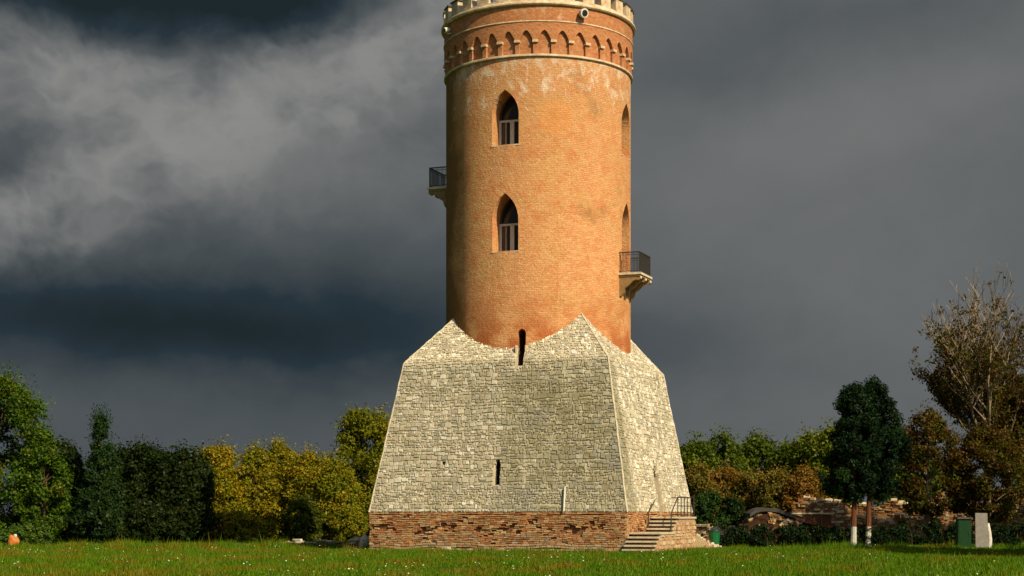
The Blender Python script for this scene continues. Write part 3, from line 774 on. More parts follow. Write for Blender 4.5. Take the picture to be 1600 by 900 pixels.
for i in range(110):
    s_ = random.uniform(.02, .98); t = random.uniform(.06, .5)
    if s_ < .5 and (t < .36 and random.random() < .93): continue
    p = Vector(mf(s_, t)); a = random.uniform(0, 6.28); U = Vector((math.cos(a), 0, math.sin(a))); N = (p + Vector((0, -.4, .1)) - Vector((p.x * .6, 0, 0))).normalized(); U = (U - N * U.dot(N)).normalized(); W = N.cross(U)
    r_ = random.uniform(.10, .22); q, f_ = stone_piece(p, U, W, N, -r_, r_, -r_ * .7, r_ * .7, random.uniform(.06, .14), .03, .04)
    MB().add(q, f_, pick(RP)).build('stone', 'ruin_stone', mound)
tarp = MB()
xs = np.linspace(-1.15, 2.3, 12)
top = [1.74, 1.96, 2.06, 2.08, 2.06, 2.04, 1.95, 1.80, 1.72, 1.62, 1.50, 1.42]
for i in range(11):
    a, b = xs[i], xs[i + 1]
    tarp.hexa([(a, -.85, top[i] - .22), (b, -.85, top[i + 1] - .22), (b, 1.4, top[i + 1] - .20), (a, 1.4, top[i] - .20), (a, -.9, top[i]), (b, -.9, top[i + 1]), (b, 1.4, top[i + 1] + .03), (a, 1.4, top[i] + .03)])
tarp.build('tarred_cover', 'cap', mound)
# rusty sheet ramp
sh = empty('rusty_sheet_roof', (at(1250, 96), 96, 0), 'low rusty brown sheet roof sloping down beside the vault', 'shelter')
m = MB(); x0, x1 = 0, at(1330, 96) - at(1250, 96)
m.hexa([(x0 - .3, -.9, 1.28), (x1, -1.1, .62), (x1, .6, .72), (x0 - .3, .6, 1.5), (x0 - .3, -.9, 1.33), (x1, -1.1, .67), (x1, .6, .77), (x0 - .3, .6, 1.55)]).build('sheet', 'rust', sh)
for i, x in enumerate((.05, .62, 1.2)): MB().box((x, -.55, .0), (x + .52, -.5, 1.72 - .02 * i)).build('board', 'rust', sh)
MB().box((-.6, -.62, 1.70), (1.9, -.44, 1.78)).build('top_rail', 'step', sh)
for x in (-.1, 2.7): MB().box((x, -.95, 0), (x + .08, -.87, 1.1 if x < 0 else .62)).build('post', 'iron', sh)

# bare earth bank at the right foot of the tower
def ef(s_, t):
    x = -2.4 + 4.4 * s_; y = -1.6 + 3.4 * t
    h = .95 * max(0, math.cos((s_ - .30) * 2.3)) ** 1.4 * max(0, math.sin(math.pi * min(1, t * 1.0))) ** .5
    return (x, y, h * (1 + .12 * math.sin(11 * s_ + 3 * t) + .06 * math.sin(29 * s_ - 9 * t)) - .03)
vv, ff = lump_grid(30, 16, ef); eb = MB().add(vv, ff).build('earth_bank', 'earth', smooth=True); eb.location = (at(1078, 79.5), 79.8, 0); tag(eb, 'bare tan earth bank at the right foot of the tower', 'bank')

m = MB()
for i in range(90):
    p = Vector(ef(random.uniform(.05, .9), random.uniform(.03, .6))); r_ = random.uniform(.04, .13); a = random.uniform(0, 6.28)
    vv, ff = stone_piece(p, Vector((math.cos(a), math.sin(a), 0)), Vector((-math.sin(a), math.cos(a), 0)), Vector((0, 0, 1)), -r_, r_, -r_ * .7, r_ * .7, random.uniform(.02, .09), .02, .03)
    m.add(vv, ff, pick(RPALE))
tag(m.build('loose_stones', 'ruin_stone', eb), kind='stuff')
# ------------------------------------------------------------------ small things
def bin_():
    d = 80.5; o = empty('litter_bin', (at(1116, d), d, 0), 'green litter bin with black lid beside the earth bank', 'bin')
    MB().tube([(0, 0, .06), (0, 0, .1), (0, 0, .80), (0, 0, .84), (0, 0, .86)], [.20, .23, .29, .31, .29], 14).build('body', 'green_plastic', o)
    MB().tube([(0, 0, .86), (0, 0, .90), (-.03, 0, 1.0), (-.08, 0, 1.04)], [.31, .30, .22, .08], 14).build('lid', 'black_plastic', o)
    MB().tube([(-.30, 0, .80), (-.38, 0, .9), (-.30, 0, 1.0)], .03, 6).build('handle', 'black_plastic', o)
    for s_ in (-1, 1): MB().tube([(s_ * .2 - .02, .12, .08), (s_ * .2 + .02, .12, .08)], .08, 10).build('wheel', 'black_plastic', o)
    p = MB(); vv, ff = lump_grid(12, 6, lambda a, b: ((.30 + .03 * math.sin(a * 40)) * math.cos(a * 6.2832) * (1 - b * .75) * (1 + .25 * b), (.26 + .03 * math.sin(a * 25)) * math.sin(a * 6.2832) * (1 - b * .75), .52 * math.sin(b * 1.57) ** .8))
    r = p.add(vv, ff).build('rubbish_sack', 'rust'); r.location = (at(1103, 80), 80.0, 0); tag(r, 'dark red brown sack slumped left of the green bin', 'sack')
bin_()
d = 79.5; o = empty('green_cabinet', (at(1508, d), d, 0), 'narrow dark green metal cabinet left of the grey slab', 'cabinet')
MB().box((-.34, 0, 0), (.30, .45, 1.45)).build('body', 'green_panel', o); MB().box((-.30, -.015, .1), (.26, -.002, 1.38)).build('door', 'green_panel', o)
MB().box((.18, -.04, .7), (.21, -.016, .85)).build('handle', 'iron', o); MB().box((-.39, -.08, 1.452), (.36, .52, 1.53)).build('roof', 'cap', o)
o = empty('grey_slab', (at(1534, d), d - .1, 0), 'pale grey upright concrete slab beside the green cabinet', 'slab')
m = MB(); m.hexa([(-.32, 0, 0), (.30, 0, 0), (.32, .14, 0), (-.30, .14, 0), (-.34, 0, 1.74), (.24, 0, 1.73), (.26, .14, 1.73), (-.32, .14, 1.74)]).build('panel', 'grey_panel', o)
m = MB(); m.box((-.30, -.012, .05), (.26, -.002, .12)).build('foot_rail', 'grey_panel', o)
m = MB(); ps = [(0, 0, 0), (.02, 0, .4), (-.01, .01, .8), (-.06, .02, 1.1), (-.05, .02, 1.25)]
pl = m.tube(ps, [.12, .11, .10, .09, .05], 9).build('peeling_post', 'white'); pl.location = (at(1547, d), d + .1, 0); tag(pl, 'thin whitish peeling post leaning against the grey slab', 'post')
p = MB(); vv, ff = lump_grid(16, 8, lambda a, b: ((.30 + .05 * math.sin(a * 31 + b * 5)) * math.cos(a * 6.2832) * math.cos(b * 1.5) ** .6, .24 * math.sin(a * 6.2832) * math.cos(b * 1.5) ** .6, .58 * math.sin(b * 1.5) + .04 * math.sin(a * 12.6 + b * 9)))
ob = empty('orange_sack', (at(21, 86), 86, .02), 'crumpled orange sack at the far left edge of the meadow', 'sack')
p.add(vv, ff).build('sack_body', 'orange', ob, smooth=True)
MB().tube([(.12, -.1, .5), (.16, -.14, .58), (.20, -.16, .60)], [.10, .08, .03], 7).build('knot', 'white', ob)

# ------------------------------------------------------------------ vegetation
def leaves(cent, rad, n, size, pal, up=.35, asp=.55, flat=1.0, shell=.5, jit=.16):
    """cent (k,3), rad (k,) clumps -> rhombic leaves"""
    k = len(cent); w_ = rad ** 2; idx = RNG.choice(k, n, p=w_ / w_.sum())
    dv = RNG.normal(size=(n, 3)); dv /= np.linalg.norm(dv, axis=1)[:, None]
    rr = RNG.uniform(0, 1, n) ** shell
    pos = cent[idx] + dv * (rad[idx] * rr)[:, None] * np.array([1, 1, flat])
    nrm = dv * .7 + RNG.normal(size=(n, 3)) * .7 + np.array([0, 0, up]); nrm /= np.linalg.norm(nrm, axis=1)[:, None]
    a = np.cross(nrm, RNG.normal(size=(n, 3))); a /= np.linalg.norm(a, axis=1)[:, None] + 1e-9; b = np.cross(nrm, a)
    sz = size * RNG.uniform(.6, 1.35, n)[:, None]
    V = np.stack([pos - a * sz, pos + b * sz * asp, pos + a * sz, pos - b * sz * asp], axis=1).reshape(-1, 3)
    pc = np.array([p for p, _ in pal]); pw_ = np.array([w for _, w in pal], float); pw_ /= pw_.sum()
    cl = RNG.choice(len(pc), k, p=pw_); pick_ = np.where(RNG.random(n) < .6, cl[idx], RNG.choice(len(pc), n, p=pw_))
    colr = pc[pick_] * RNG.uniform(1 - jit * 1.6, 1 + jit * 1.6, n)[:, None] * (RNG.uniform(.85, 1.15, k)[idx])[:, None]
    return V, colr
def crown_points(n, rx, ry, z0, z1, shape='round', inner=.35):
    P = []
    while len(P) < n:
        t = RNG.random(); a = RNG.uniform(0, 2 * math.pi); q = RNG.uniform(inner, 1) ** .6
        if shape == 'round': r = math.sqrt(max(0, 1 - (2 * t - 1) ** 2)) * (.95 if t > .5 else 1.0); r = max(r, .25)
        elif shape == 'egg': r = (math.sin(math.pi * min(1, t ** .75)) ** .7) * .98 + .05
        elif shape == 'pine': r = (1 - t) ** .62 * min(1, .6 + t * 2.2) + .05
        elif shape == 'cone': r = (1 - t) ** .75 * (.5 + .5 * min(1, t * 6)) + .04
        elif shape == 'shrub': r = (1 - t ** 2.6) ** .5 * (.86 + .14 * min(1, t * 5))
        else: r = 1
        r *= q * RNG.uniform(.86, 1.10)
        P.append((rx * r * math.cos(a), ry * r * math.sin(a), z0 + (z1 - z0) * t * RNG.uniform(.96, 1.04)))
    return np.array(P)
def limb_mesh(m, base, tip, r0, r1, sag=.15, n=4, sides=5):
    base = Vector(base); tip = Vector(tip); d = tip - base; pts = []; rs = []
    off = Vector((random.uniform(-1, 1), random.uniform(-1, 1), random.uniform(.2, 1))) * d.length * sag
    for i in range(n + 1):
        t = i / n; pts.append(base + d * t + off * math.sin(math.pi * t)); rs.append(r0 + (r1 - r0) * t)
    m.tube(pts, rs, sides, cap=False)
def tree(name, label, px, d, top, wpx, pal, cat='tree', group=None, z0f=.18, shape='egg', nc=60, nl=14000, size=.13, cr=(.5, .95), bark_='bark', depth=None, trunk_r=None, mat='leaf', inner=.35, limbs=True, flat=.8, up=.35, shell=.5, asp=.55, xy=None, hr=None):
    x, y = (at(px, d), d) if xy is None else xy
    H = zat(top, d) if hr is None else hr[0]; rx = wpx * d / F / 2 if hr is None else hr[1]; ry = depth or rx
    o = empty(name, (x, y, 0), label, cat, group)
    nc = int(nc * 2.3); cr = (cr[0] * .52, cr[1] * .66); crm = min(cr[1], rx * .5)
    C = crown_points(nc, max(.2, rx - crm * .55), max(.2, ry - crm * .55), H * z0f + crm * .3, H - crm * .55, shape, inner)
    if shape == 'cone': rad = RNG.uniform(cr[0], crm, nc) * np.clip(1.15 - (C[:, 2] / H) * .75, .3, 1)
    else: rad = RNG.uniform(min(cr[0], crm * .8), crm, nc)
    nl = int(nl * 1.15); k1 = int(nl * .80)
    V, c = leaves(C, rad, k1, size, pal, up, asp, flat, shell)
    sp = C[RNG.random(nc) < .6] + np.array([0, 0, crm * .35]); sp = sp * np.array([1.05, 1.05, 1.0])
    V2, c2 = leaves(sp, np.full(len(sp), crm * 1.15), nl - k1, size * .8, pal, up, asp, 1.25, .8); V = np.r_[V, V2]; c = np.r_[c, c2]
    ok = np.repeat((V[0::4, 2] > .03), 4); V = V[ok]; c = c[ok[::4]]
    m = MB(); tr = trunk_r or max(.07, H * .018)
    th = H * (.62 if shape != 'cone' else .95)
    pts = [(0, 0, -.1), (0, 0, .15), (random.uniform(-.08, .08), random.uniform(-.08, .08), th * .5), (random.uniform(-.15, .15), random.uniform(-.15, .15), th)]
    m.tube(pts, [tr * 1.35, tr * 1.05, tr * .8, tr * .3], 8, cap=False)
    if limbs:
        for i in range(min(nc, 26)):
            tp = C[i]; zb = max(.3, min(th * .9, tp[2] - np.hypot(tp[0], tp[1]) * .7)); limb_mesh(m, (0, 0, zb), tp, tr * .35, tr * .08, .08)
    tk = m.build('trunk', bark_, o); cw = mesh_np('crown', V, 4, c, mat, o)
    return o, tk
G_DEEP = [((.05, .10, .005), 4), ((.075, .135, .006), 3), ((.11, .115, .010), 1.2), ((.028, .055, .006), 2)]
G_DARK = [((.013, .026, .004), 4), ((.020, .033, .005), 3), ((.034, .042, .006), 1)]
G_SPRUCE = [((.013, .032, .007), 4), ((.020, .042, .007), 3), ((.035, .055, .008), .8)]
G_GOLD = [((.24, .185, .006), 4), ((.18, .165, .006), 4), ((.33, .21, .008), 1.6), ((.10, .125, .006), 2.5)]
G_GOLD2 = [((.18, .17, .006), 4), ((.12, .14, .006), 4), ((.25, .18, .008), 2)]
G_OLIVE = [((.14, .145, .006), 4), ((.10, .12, .006), 3), ((.21, .17, .008), 2)]
G_FAR = [((.07, .10, .007), 4), ((.095, .12, .007), 3), ((.045, .07, .007), 2)]
G_FARY = [((.12, .135, .008), 4), ((.09, .12, .008), 3)]
G_ORANGE = [((.24, .105, .014), 4), ((.17, .095, .014), 3), ((.11, .095, .014), 2)]
G_AMBER = [((.16, .115, .014), 4), ((.11, .10, .014), 3), ((.24, .12, .016), 1)]
G_BROWN = [((.06, .034, .005), 4), ((.065, .055, .005), 3), ((.10, .042, .006), 2), ((.075, .085, .006), 2)]
# left side
g = 'trees left of the tower'
tree('broadleaf_tree', 'big round green tree at the left edge of the meadow', -8, 90, 582, 205, G_DEEP, group=g, shape='round', nc=110, nl=52000, size=.092, cr=(.6, 1.15), z0f=.05)
tree('broadleaf_tree', 'small green tree on the right flank of the big left tree', 68, 88.5, 678, 90, G_DEEP, group=g, shape='egg', nc=50, nl=20000, size=.09, cr=(.4, .7), z0f=.04)
tree('spruce_tree', 'dark pointed spruce between the left trees', 158, 92, 645, 92, G_SPRUCE, group=g, shape='cone', nc=85, nl=26000, size=.11, cr=(.5, .85), mat='needle', asp=.3, z0f=.06)
tree('dark_tree', 'dark rounded tree right behind the spruce', 222, 97, 694, 96, G_DARK, group=g, shape='round', nc=50, nl=16000, size=.12, z0f=.0)
tree('dark_tree', 'dark rounded tree beside the golden bushes', 278, 96, 696, 84, G_DARK, group=g, shape='round', nc=50, nl=16000, size=.12, z0f=.0)
tree('dark_tree', 'low dark tree filling the gap left of the spruce', 112, 94, 706, 80, G_DARK, group=g, shape='egg', nc=40, nl=12000, size=.12, z0f=.0)
tree('green_bush', 'low green bush at the foot of the spruce', 150, 88, 768, 100, G_SPRUCE, 'bush', 'bushes left of the tower', shape='shrub', nc=36, nl=9000, size=.10, cr=(.3, .55), z0f=0, limbs=False)
tree('green_bush', 'low bush with bright leaves beside the orange sack', 42, 87, 818, 90, [((.05, .10, .012), 3), ((.08, .13, .014), 2)], 'bush', 'bushes left of the tower', shape='shrub', nc=26, nl=5000, size=.09, cr=(.22, .4), z0f=0, limbs=False)
tree('green_bush', 'low dark bush under the dark rounded trees', 235, 90, 782, 110, G_DARK, 'bush', 'bushes left of the tower', shape='shrub', nc=36, nl=8000, size=.10, cr=(.3, .55), z0f=0, limbs=False)
for px, d, top, wd, lab in ((92, 101, 690, 92, 'dark tree showing between the big green tree and the spruce'), (192, 104, 702, 96, 'dark tree filling the gap right of the spruce'),
        (250, 106, 700, 100, 'dark tree behind the gap between two rounded dark trees'), (300, 104, 708, 84, 'dark tree just behind the first golden bush')):
    tree('dark_tree', lab, px, d, top, wd, G_DARK, group=g, shape='shrub', nc=60, nl=18000, size=.13, z0f=.0, inner=.15, cr=(.6, 1.1))
gb = 'golden bushes left of the tower'
tree('golden_bush', 'tallest golden bush at the left end of its row', 338, 110, 698, 128, G_GOLD, 'bush', gb, shape='shrub', nc=87, nl=30000, size=.10, cr=(.55, 1.1), z0f=0, inner=.15)
tree('golden_bush', 'feathery golden bush second from the left in its row', 396, 111, 700, 104, G_GOLD, 'bush', gb, shape='shrub', nc=75, nl=24000, size=.10, cr=(.55, 1.05), z0f=0, inner=.15)
tree('golden_bush', 'golden bush with a spiky top in the middle of its row', 438, 113, 688, 92, G_GOLD, 'bush', gb, shape='shrub', nc=75, nl=22500, size=.095, cr=(.55, 1.05), z0f=0, inner=.15)
tree('golden_bush', 'golden bush with a rounded top nearer the tower', 484, 111, 706, 100, G_GOLD, 'bush', gb, shape='shrub', nc=75, nl=24000, size=.10, cr=(.55, 1.05), z0f=0, inner=.15)
tree('golden_bush', 'olive gold bush in front of the tall olive tree', 528, 109, 722, 100, G_GOLD2, 'bush', gb, shape='shrub', nc=68, nl=22500, size=.10, cr=(.55, 1.05), z0f=0, inner=.15)
tree('green_bush', 'dark green bush low between the golden bushes', 474, 106.5, 778, 74, [((.055, .075, .006), 3), ((.09, .10, .007), 2)], 'bush', 'bushes left of the tower', shape='shrub', nc=40, nl=10500, size=.10, cr=(.35, .65), z0f=0, limbs=False)
tree('green_bush', 'low yellowish bush along the grass under the golden bushes', 360, 107, 800, 150, G_GOLD2, 'bush', 'bushes left of the tower', shape='shrub', nc=50, nl=12000, size=.095, cr=(.35, .65), z0f=0, limbs=False, depth=.9)
tree('green_bush', 'low olive bush beside the left corner of the tower', 545, 106, 792, 64, G_GOLD2, 'bush', 'bushes left of the tower', shape='shrub', nc=37, nl=9000, size=.095, cr=(.35, .6), z0f=0, limbs=False)
tree('olive_tree', 'tall olive green tree close behind the left of the tower', 566, 117, 634, 152, G_OLIVE, group=g, shape='round', nc=85, nl=32000, size=.125, cr=(.8, 1.5), z0f=.02, inner=.2)
# right side, far
gf = 'far green trees right of the tower'
for i, (px, d, top, wd, lab, pl) in enumerate([
        (1085, 165, 688, 70, 'far green tree closest to the tower on its right', G_FAR), (1130, 168, 676, 86, 'tallest far green tree between the tower and the pines', G_FAR),
        (1182, 172, 682, 80, 'far green tree with a flat top, third from the tower', G_FAR), (1226, 168, 690, 66, 'far green tree with a low top, fourth from the tower', G_FAR),
        (1262, 164, 680, 70, 'far yellowish green tree just left of the pines', G_FARY), (1300, 160, 668, 70, 'far yellow green tree half hidden by the pines', G_FARY),
        (1420, 168, 692, 110, 'far green tree showing between the pines and the bare tree', G_FAR)]):
    tree('far_tree', lab, px, d, top, wd * 1.4, pl, group=gf, shape='shrub', nc=55, nl=15000, size=.19, cr=(.9, 1.7), z0f=.0, inner=.2)
go = 'orange bushes right of the tower'
for i, (px, d, top, wd, lab, pl) in enumerate([
        (1092, 128, 728, 70, 'amber bush touching the right edge of the tower', G_AMBER), (1135, 132, 730, 76, 'orange bush second from the tower under the far trees', G_ORANGE),
        (1178, 130, 732, 74, 'amber bush behind the ruined vault', G_AMBER), (1218, 127, 736, 62, 'orange tinged bush above the rusty sheet roof', G_AMBER),
        (1258, 126, 734, 70, 'rust coloured bush beside the left pine', G_ORANGE)]):
    tree('orange_bush', lab, px, d, top, wd * 1.35, pl, 'bush', go, shape='shrub', nc=55, nl=13000, size=.12, cr=(.5, 1.0), z0f=0, inner=.2)
tree('green_bush', 'dark green bush by the right edge of the tower', 1108, 96, 768, 66, [((.022, .055, .010), 3), ((.035, .07, .012), 2)], 'bush', 'bushes right of the tower', shape='shrub', nc=36, nl=9000, size=.09, cr=(.3, .5), z0f=0, limbs=False)
tree('green_bush', 'darker green bush left of the ruined vault', 1146, 100, 776, 50, G_SPRUCE, 'bush', 'bushes right of the tower', shape='shrub', nc=30, nl=7000, size=.09, cr=(.3, .5), z0f=0, limbs=False)
# pair of pines with limewashed trunks
def pine(label, px, d, top, wpx, cx):
    x = at(px, d); H = zat(top, d); rx = wpx * d / F / 2; o = empty('pine_tree', (x, d, 0), label, 'tree', 'pair of pines')
    dxc = at(cx, d) - x
    C = crown_points(170, rx * .92, rx * .85, 2.35, H - .3, 'pine', .08); C[:, 0] += dxc * np.clip((C[:, 2] - 2) / 2, 0, 1)
    rad = RNG.uniform(.20, .50, len(C)); C2 = C.copy(); C2[:, 2] += .05
    V, c = leaves(C2, rad, 46000, .10, [((.005, .014, .004), 4), ((.008, .022, .005), 3), ((.016, .042, .007), 1)], .5, .28, 1.0, .6)
    mesh_np('crown', V, 4, c, 'needle', o)
    m = MB(); m.tube([(0, 0, 1.05), (.02, 0, 2), (dxc * .4, 0, 3.4), (dxc * .8, 0, H * .6), (dxc, 0, H * .95)], [.14, .13, .12, .09, .02], 8, cap=False)
    for i in range(24): limb_mesh(m, (dxc * .6, 0, max(2.3, C[i][2] - .4)), C[i], .04, .015, .06)
    m.build('trunk', 'pine_bark', o)
    MB().tube([(-.02, 0, -.1), (-.02, 0, .1), (0, 0, .6), (0, 0, 1.06)], [.20, .17, .145, .142], 9, cap=False).build('limewashed_foot', 'limewash', o)
pine('dark pine with a whitewashed trunk, left one of the pair', 1334, 82.5, 598, 128, 1334)
pine('dark pine with a whitewashed trunk, right one of the pair', 1357, 83.3, 593, 146, 1366)

# big half-bare tree: recursive branching
def bare_tree(label, px, d, H, seed, pal, nl, spread=1.0, low=.25, bark_='pale_bark', lean=0.0, group='half bare trees at the right edge', dens_low=1.0, name='half_bare_tree'):
    rnd = random.Random(seed); o = empty(name, (at(px, d), d, 0), label, 'tree', group)
    m = MB(); sites = []
    def grow(p, dr, L, r, lev):
        n_ = 4; pts = [p]; rs = [r]; q = p.copy(); dd = dr.copy()
        for i in range(n_):
            dd = (dd + Vector((rnd.uniform(-1, 1), rnd.uniform(-1, 1), rnd.uniform(-.4, .8))) * .20).normalized()
            q = q + dd * L / n_; pts.append(q.copy()); rs.append(max(.014, r * (1 - .55 * (i + 1) / n_)))
        m.tube(pts, rs, 7 if lev < 2 else (5 if lev < 3 else 3), cap=False)
        if lev >= 2: sites.extend([(pt, lev) for pt in pts[1:]])
        if lev >= 4 or L < .35: return
        kids = {0: 8, 1: 5, 2: 4, 3: 3}[lev]
        for i in range(kids):
            t = rnd.uniform(.3, 1.0) if lev else rnd.uniform(.22, 1.0); j = min(n_ - 1, int(t * n_)); pb = pts[j].lerp(pts[j + 1], t * n_ - j)
            a = rnd.uniform(0, 6.283); sp = rnd.uniform(.45, 1.0) * spread
            side = Vector((math.cos(a), math.sin(a), 0)); nd = (dd * .75 + side * sp + Vector((0, 0, .25))).normalized()
            grow(pb, nd, L * rnd.uniform(.48, .72), max(.011, rs[j] * .62), lev + 1)
        grow(pts[-1], (dd + Vector((rnd.uniform(-.3, .3), rnd.uniform(-.3, .3), .2))).normalized(), L * .62, rs[-1], lev + 1)
    grow(Vector((0, 0, -.1)), Vector((lean, 0, 1)).normalized(), H * .42, H * .017, 0)
    zmax = max(v[2] for v in m.v); f = H / zmax
    m.v = [(x * f, y * f, z * f) for x, y, z in m.v]
    m.build('trunk', bark_, o)
    S_ = np.array([tuple(p * f) for p, l in sites]); keep = RNG.random(len(S_)) < np.clip(1.15 - (S_[:, 2] / H) * 1.25, .05, .9) * dens_low
    S_ = S_[keep]; rad = RNG.uniform(.16, .42, len(S_)) * np.clip(1.5 - S_[:, 2] / H, .5, 1.3)
    V, c = leaves(S_, rad, nl, .075, pal, .2, .6, .9, .6)
    mesh_np('crown', V, 4, c, 'leaf', o)
bare_tree('tall half bare brown tree with pale twigs behind the grey slab', 1543, 88, zat(396, 88), 5, G_BROWN, 40000, .95, lean=-.06)
bare_tree('second half bare tree cut off by the right edge of the picture', 1632, 91, zat(430, 91), 12, G_BROWN, 30000, .8, bark_='bark')
tree('brown_tree', 'small brownish tree between the pines and the tall bare tree', 1450, 86.5, 640, 140, G_BROWN, group='half bare trees at the right edge', shape='egg', nc=60, nl=15000, size=.085, cr=(.4, .8), z0f=.22, bark_='pale_bark')
tree('brown_tree', 'dark brown undergrowth tree below the tall bare tree', 1545, 86.2, 665, 165, G_BROWN, group='half bare trees at the right edge', shape='egg', nc=85, nl=30000, size=.08, cr=(.4, .85), z0f=.20, bark_='pale_bark')

tree('shade_tree', 'leafy tree outside the right edge nearest the tower, shading the hedge', 0, 0, 0, 0, G_DEEP, group='trees outside the right edge', shape='egg', nc=70, nl=15000, size=.22, cr=(.8, 1.4), z0f=.1, xy=(27.5, 66.5), hr=(13.5, 4.0))
tree('shade_tree', 'leafy tree outside the right edge farthest from the tower', 0, 0, 0, 0, G_DEEP, group='trees outside the right edge', shape='egg', nc=70, nl=15000, size=.22, cr=(.8, 1.4), z0f=.1, xy=(35, 67.5), hr=(14.0, 4.5))
tree('shade_tree', 'leafy tree outside the right edge standing nearest the camera', 0, 0, 0, 0, G_DEEP, group='trees outside the right edge', shape='egg', nc=70, nl=15000, size=.22, cr=(.8, 1.4), z0f=.1, xy=(26.0, 60.0), hr=(13.0, 4.2))
# clipped hedge and two box bushes
def hedge(label, pxa, da, pxb, db, h, pal):
    a = Vector((at(pxa, da), da, 0)); b = Vector((at(pxb, db), db, 0)); L = (b - a).length; o = empty('hedge', a, label, 'hedge'); n_ = int(L * 20)
    t = RNG.random(n_); C = np.array([tuple((b - a) * x) for x in t]) + np.c_[RNG.uniform(-.3, .3, n_), RNG.uniform(-.35, .35, n_), RNG.uniform(.12, h - .14, n_)]
    V, c = leaves(C, RNG.uniform(.18, .30, n_), n_ * 110, .06, pal, .5, .55, .8, .6); mesh_np('foliage', V, 4, c, 'leaf', o)
    m = MB()
    for i in range(int(L * 2)): p = (b - a) * (i + .5) / int(L * 2); m.tube([p + Vector((0, 0, -.05)), p + Vector((random.uniform(-.1, .1), 0, h * .5)), p + Vector((random.uniform(-.15, .15), 0, h * .85))], [.03, .02, .008], 5, cap=False)
    tag(m.build('stems', 'bark', o), kind='stuff')
hedge('dark clipped hedge running from the green bin past the pines', 1130, 82.6, 1610, 84.5, 1.2, [((.008, .020, .005), 4), ((.014, .030, .007), 3), ((.022, .042, .008), .6)])
for px, lab in ((1411, 'small round dark bush rising behind the hedge nearer the pines'), (1461, 'small round dark bush rising behind the hedge nearer the green cabinet')):
    tree('box_bush', lab, px, 86, 812, 26, G_DARK, 'bush', 'round bushes behind the hedge', shape='shrub', nc=18, nl=3500, size=.06, cr=(.18, .3), z0f=0, limbs=False)

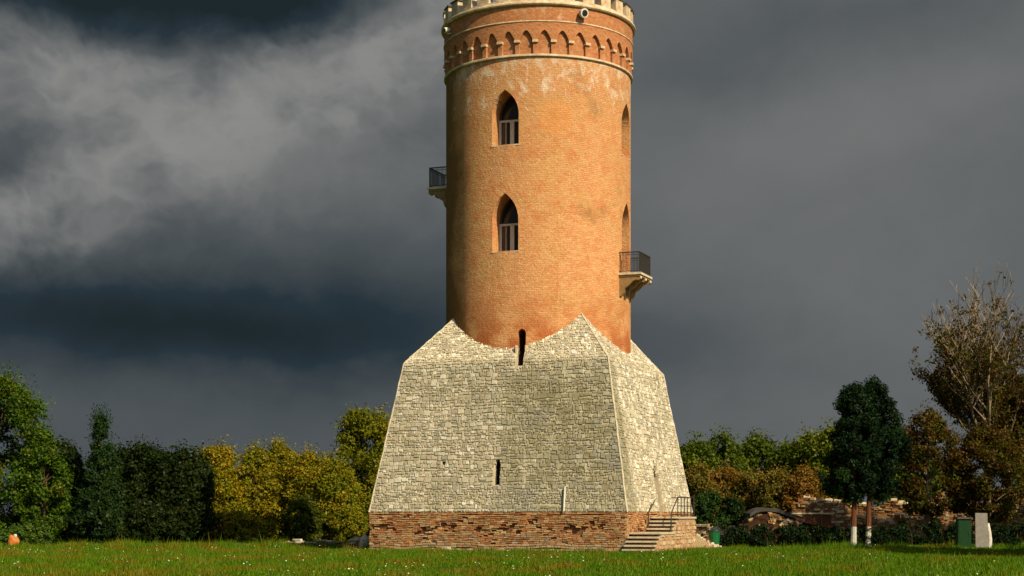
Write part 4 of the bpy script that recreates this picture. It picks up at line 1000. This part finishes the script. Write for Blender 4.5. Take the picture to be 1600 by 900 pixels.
# ------------------------------------------------------------------ grass and flowers
def smoothn(x, y):
    return (np.sin(x * .9 + 1.3 * np.sin(y * .31)) + np.sin(y * .47 + 1.7 * np.sin(x * .37 + 1)) + np.sin(x * .23 - y * .19 + 2)) / 3
def grass():
    n = 420000
    y = np.sqrt(RNG.uniform(38.0 ** 2, 91.0 ** 2, n)); x = y * RNG.uniform(-.345, .345, n)
    a = R_(BASE_AZ); lx, ly = x - TX, y - TY
    u = lx * math.cos(a) + ly * math.sin(a); v = lx * math.sin(a) - ly * math.cos(a)
    ok = ~((np.abs(u) < 6.25) & (np.abs(v) < 6.25)) & ~((u > 6.1) & (u < 7.6) & (v > -2) & (v < 7.2)); x, y = x[ok], y[ok]; n = len(x)
    nz = smoothn(x, y); n2 = smoothn(x * 3.1 + 5, y * 2.3)
    h = RNG.uniform(.04, .16, n) * (1 + .5 * nz + .35 * n2) * np.where(RNG.random(n) < .03, 1.9, 1)
    h = h * np.where((y > 76.5) & (smoothn(x * 2.7, y * 1.9) > .1), RNG.uniform(1.2, 2.6, n), 1)
    a_ = R_(BASE_AZ); uu = np.abs((x - TX) * math.cos(a_) + (y - TY) * math.sin(a_)); vv_ = np.abs((x - TX) * math.sin(a_) - (y - TY) * math.cos(a_)); dd_ = np.maximum(uu, vv_) - 6.2
    h = h * np.where((dd_ < .9) & (smoothn(x * 4.1, y * 3.7) > -.1), RNG.uniform(1.3, 2.8, n), 1)
    wd = RNG.uniform(.010, .022, n)
    th = RNG.uniform(0, 2 * math.pi, n); le = RNG.uniform(0, .6, n) * h; th2 = RNG.uniform(0, 2 * math.pi, n)
    z = np.array([gz(a_, b_) for a_, b_ in zip(x, y)]) - .01
    B = np.c_[x, y, z]; side = np.c_[np.cos(th), np.sin(th), np.zeros(n)] * wd[:, None]
    V = np.stack([B - side, B + side, B + np.c_[np.cos(th2) * le, np.sin(th2) * le, h]], axis=1).reshape(-1, 3)
    pal = np.array([(.082, .165, .003), (.125, .195, .004), (.052, .12, .003), (.18, .15, .006), (.16, .085, .012)])
    pr = RNG.random(n); dry = np.clip((n2 - .15) * 1.1 + .35 * smoothn(x * .7 + 9, y * .9) + np.where(x < 2, .16, -.12), 0, .75)
    k = np.where(pr < .4, 0, np.where(pr < .65, 1, 2)); k = np.where(RNG.random(n) < dry, 3, k); k = np.where(RNG.random(n) < dry * .35, 4, k)
    o = mesh_np('meadow_grass', V, 3, pal[k] * RNG.uniform(.75, 1.2, n)[:, None], 'blade'); tag(o, 'short green meadow grass with dry tufts in the foreground', 'grass', kind='stuff')
    # flowers
    n = 1900; y = np.sqrt(RNG.uniform(40.0 ** 2, 86.0 ** 2, n)); x = y * RNG.uniform(-.335, .335, n)
    keep = RNG.random(n) < np.clip(.35 + .8 * smoothn(x * 1.7, y * 1.3 + 3) - np.where(x > 3, .45, 0), .03, 1); x, y = x[keep], y[keep]; n = len(x)
    lx, ly = x - TX, y - TY; ok = (lx ** 2 + ly ** 2) > 90; x, y = x[ok], y[ok]; n = len(x)
    z = RNG.uniform(.10, .20, n); c = np.c_[x, y, z]; r = RNG.uniform(.011, .026, n)[:, None]
    nr = np.c_[RNG.uniform(-.6, .6, n), RNG.uniform(-1.2, .1, n), np.full(n, .8)]; nr /= np.linalg.norm(nr, axis=1)[:, None]
    A = np.cross(nr, np.array([0, 0, 1.0])); A /= np.linalg.norm(A, axis=1)[:, None]; Bv = np.cross(nr, A)
    V = np.stack([c + (A * math.cos(t) + Bv * math.sin(t)) * r for t in np.arange(6) * math.pi / 3], axis=1).reshape(-1, 3)
    cc = np.where(RNG.random(n)[:, None] < .7, np.array([[.72, .74, .55]]), np.array([[.62, .58, .16]]))
    o = mesh_np('meadow_flowers', V, 6, cc, 'petal'); tag(o, 'tiny white and yellow flowers dotted through the meadow', 'flowers', kind='stuff')
grass()
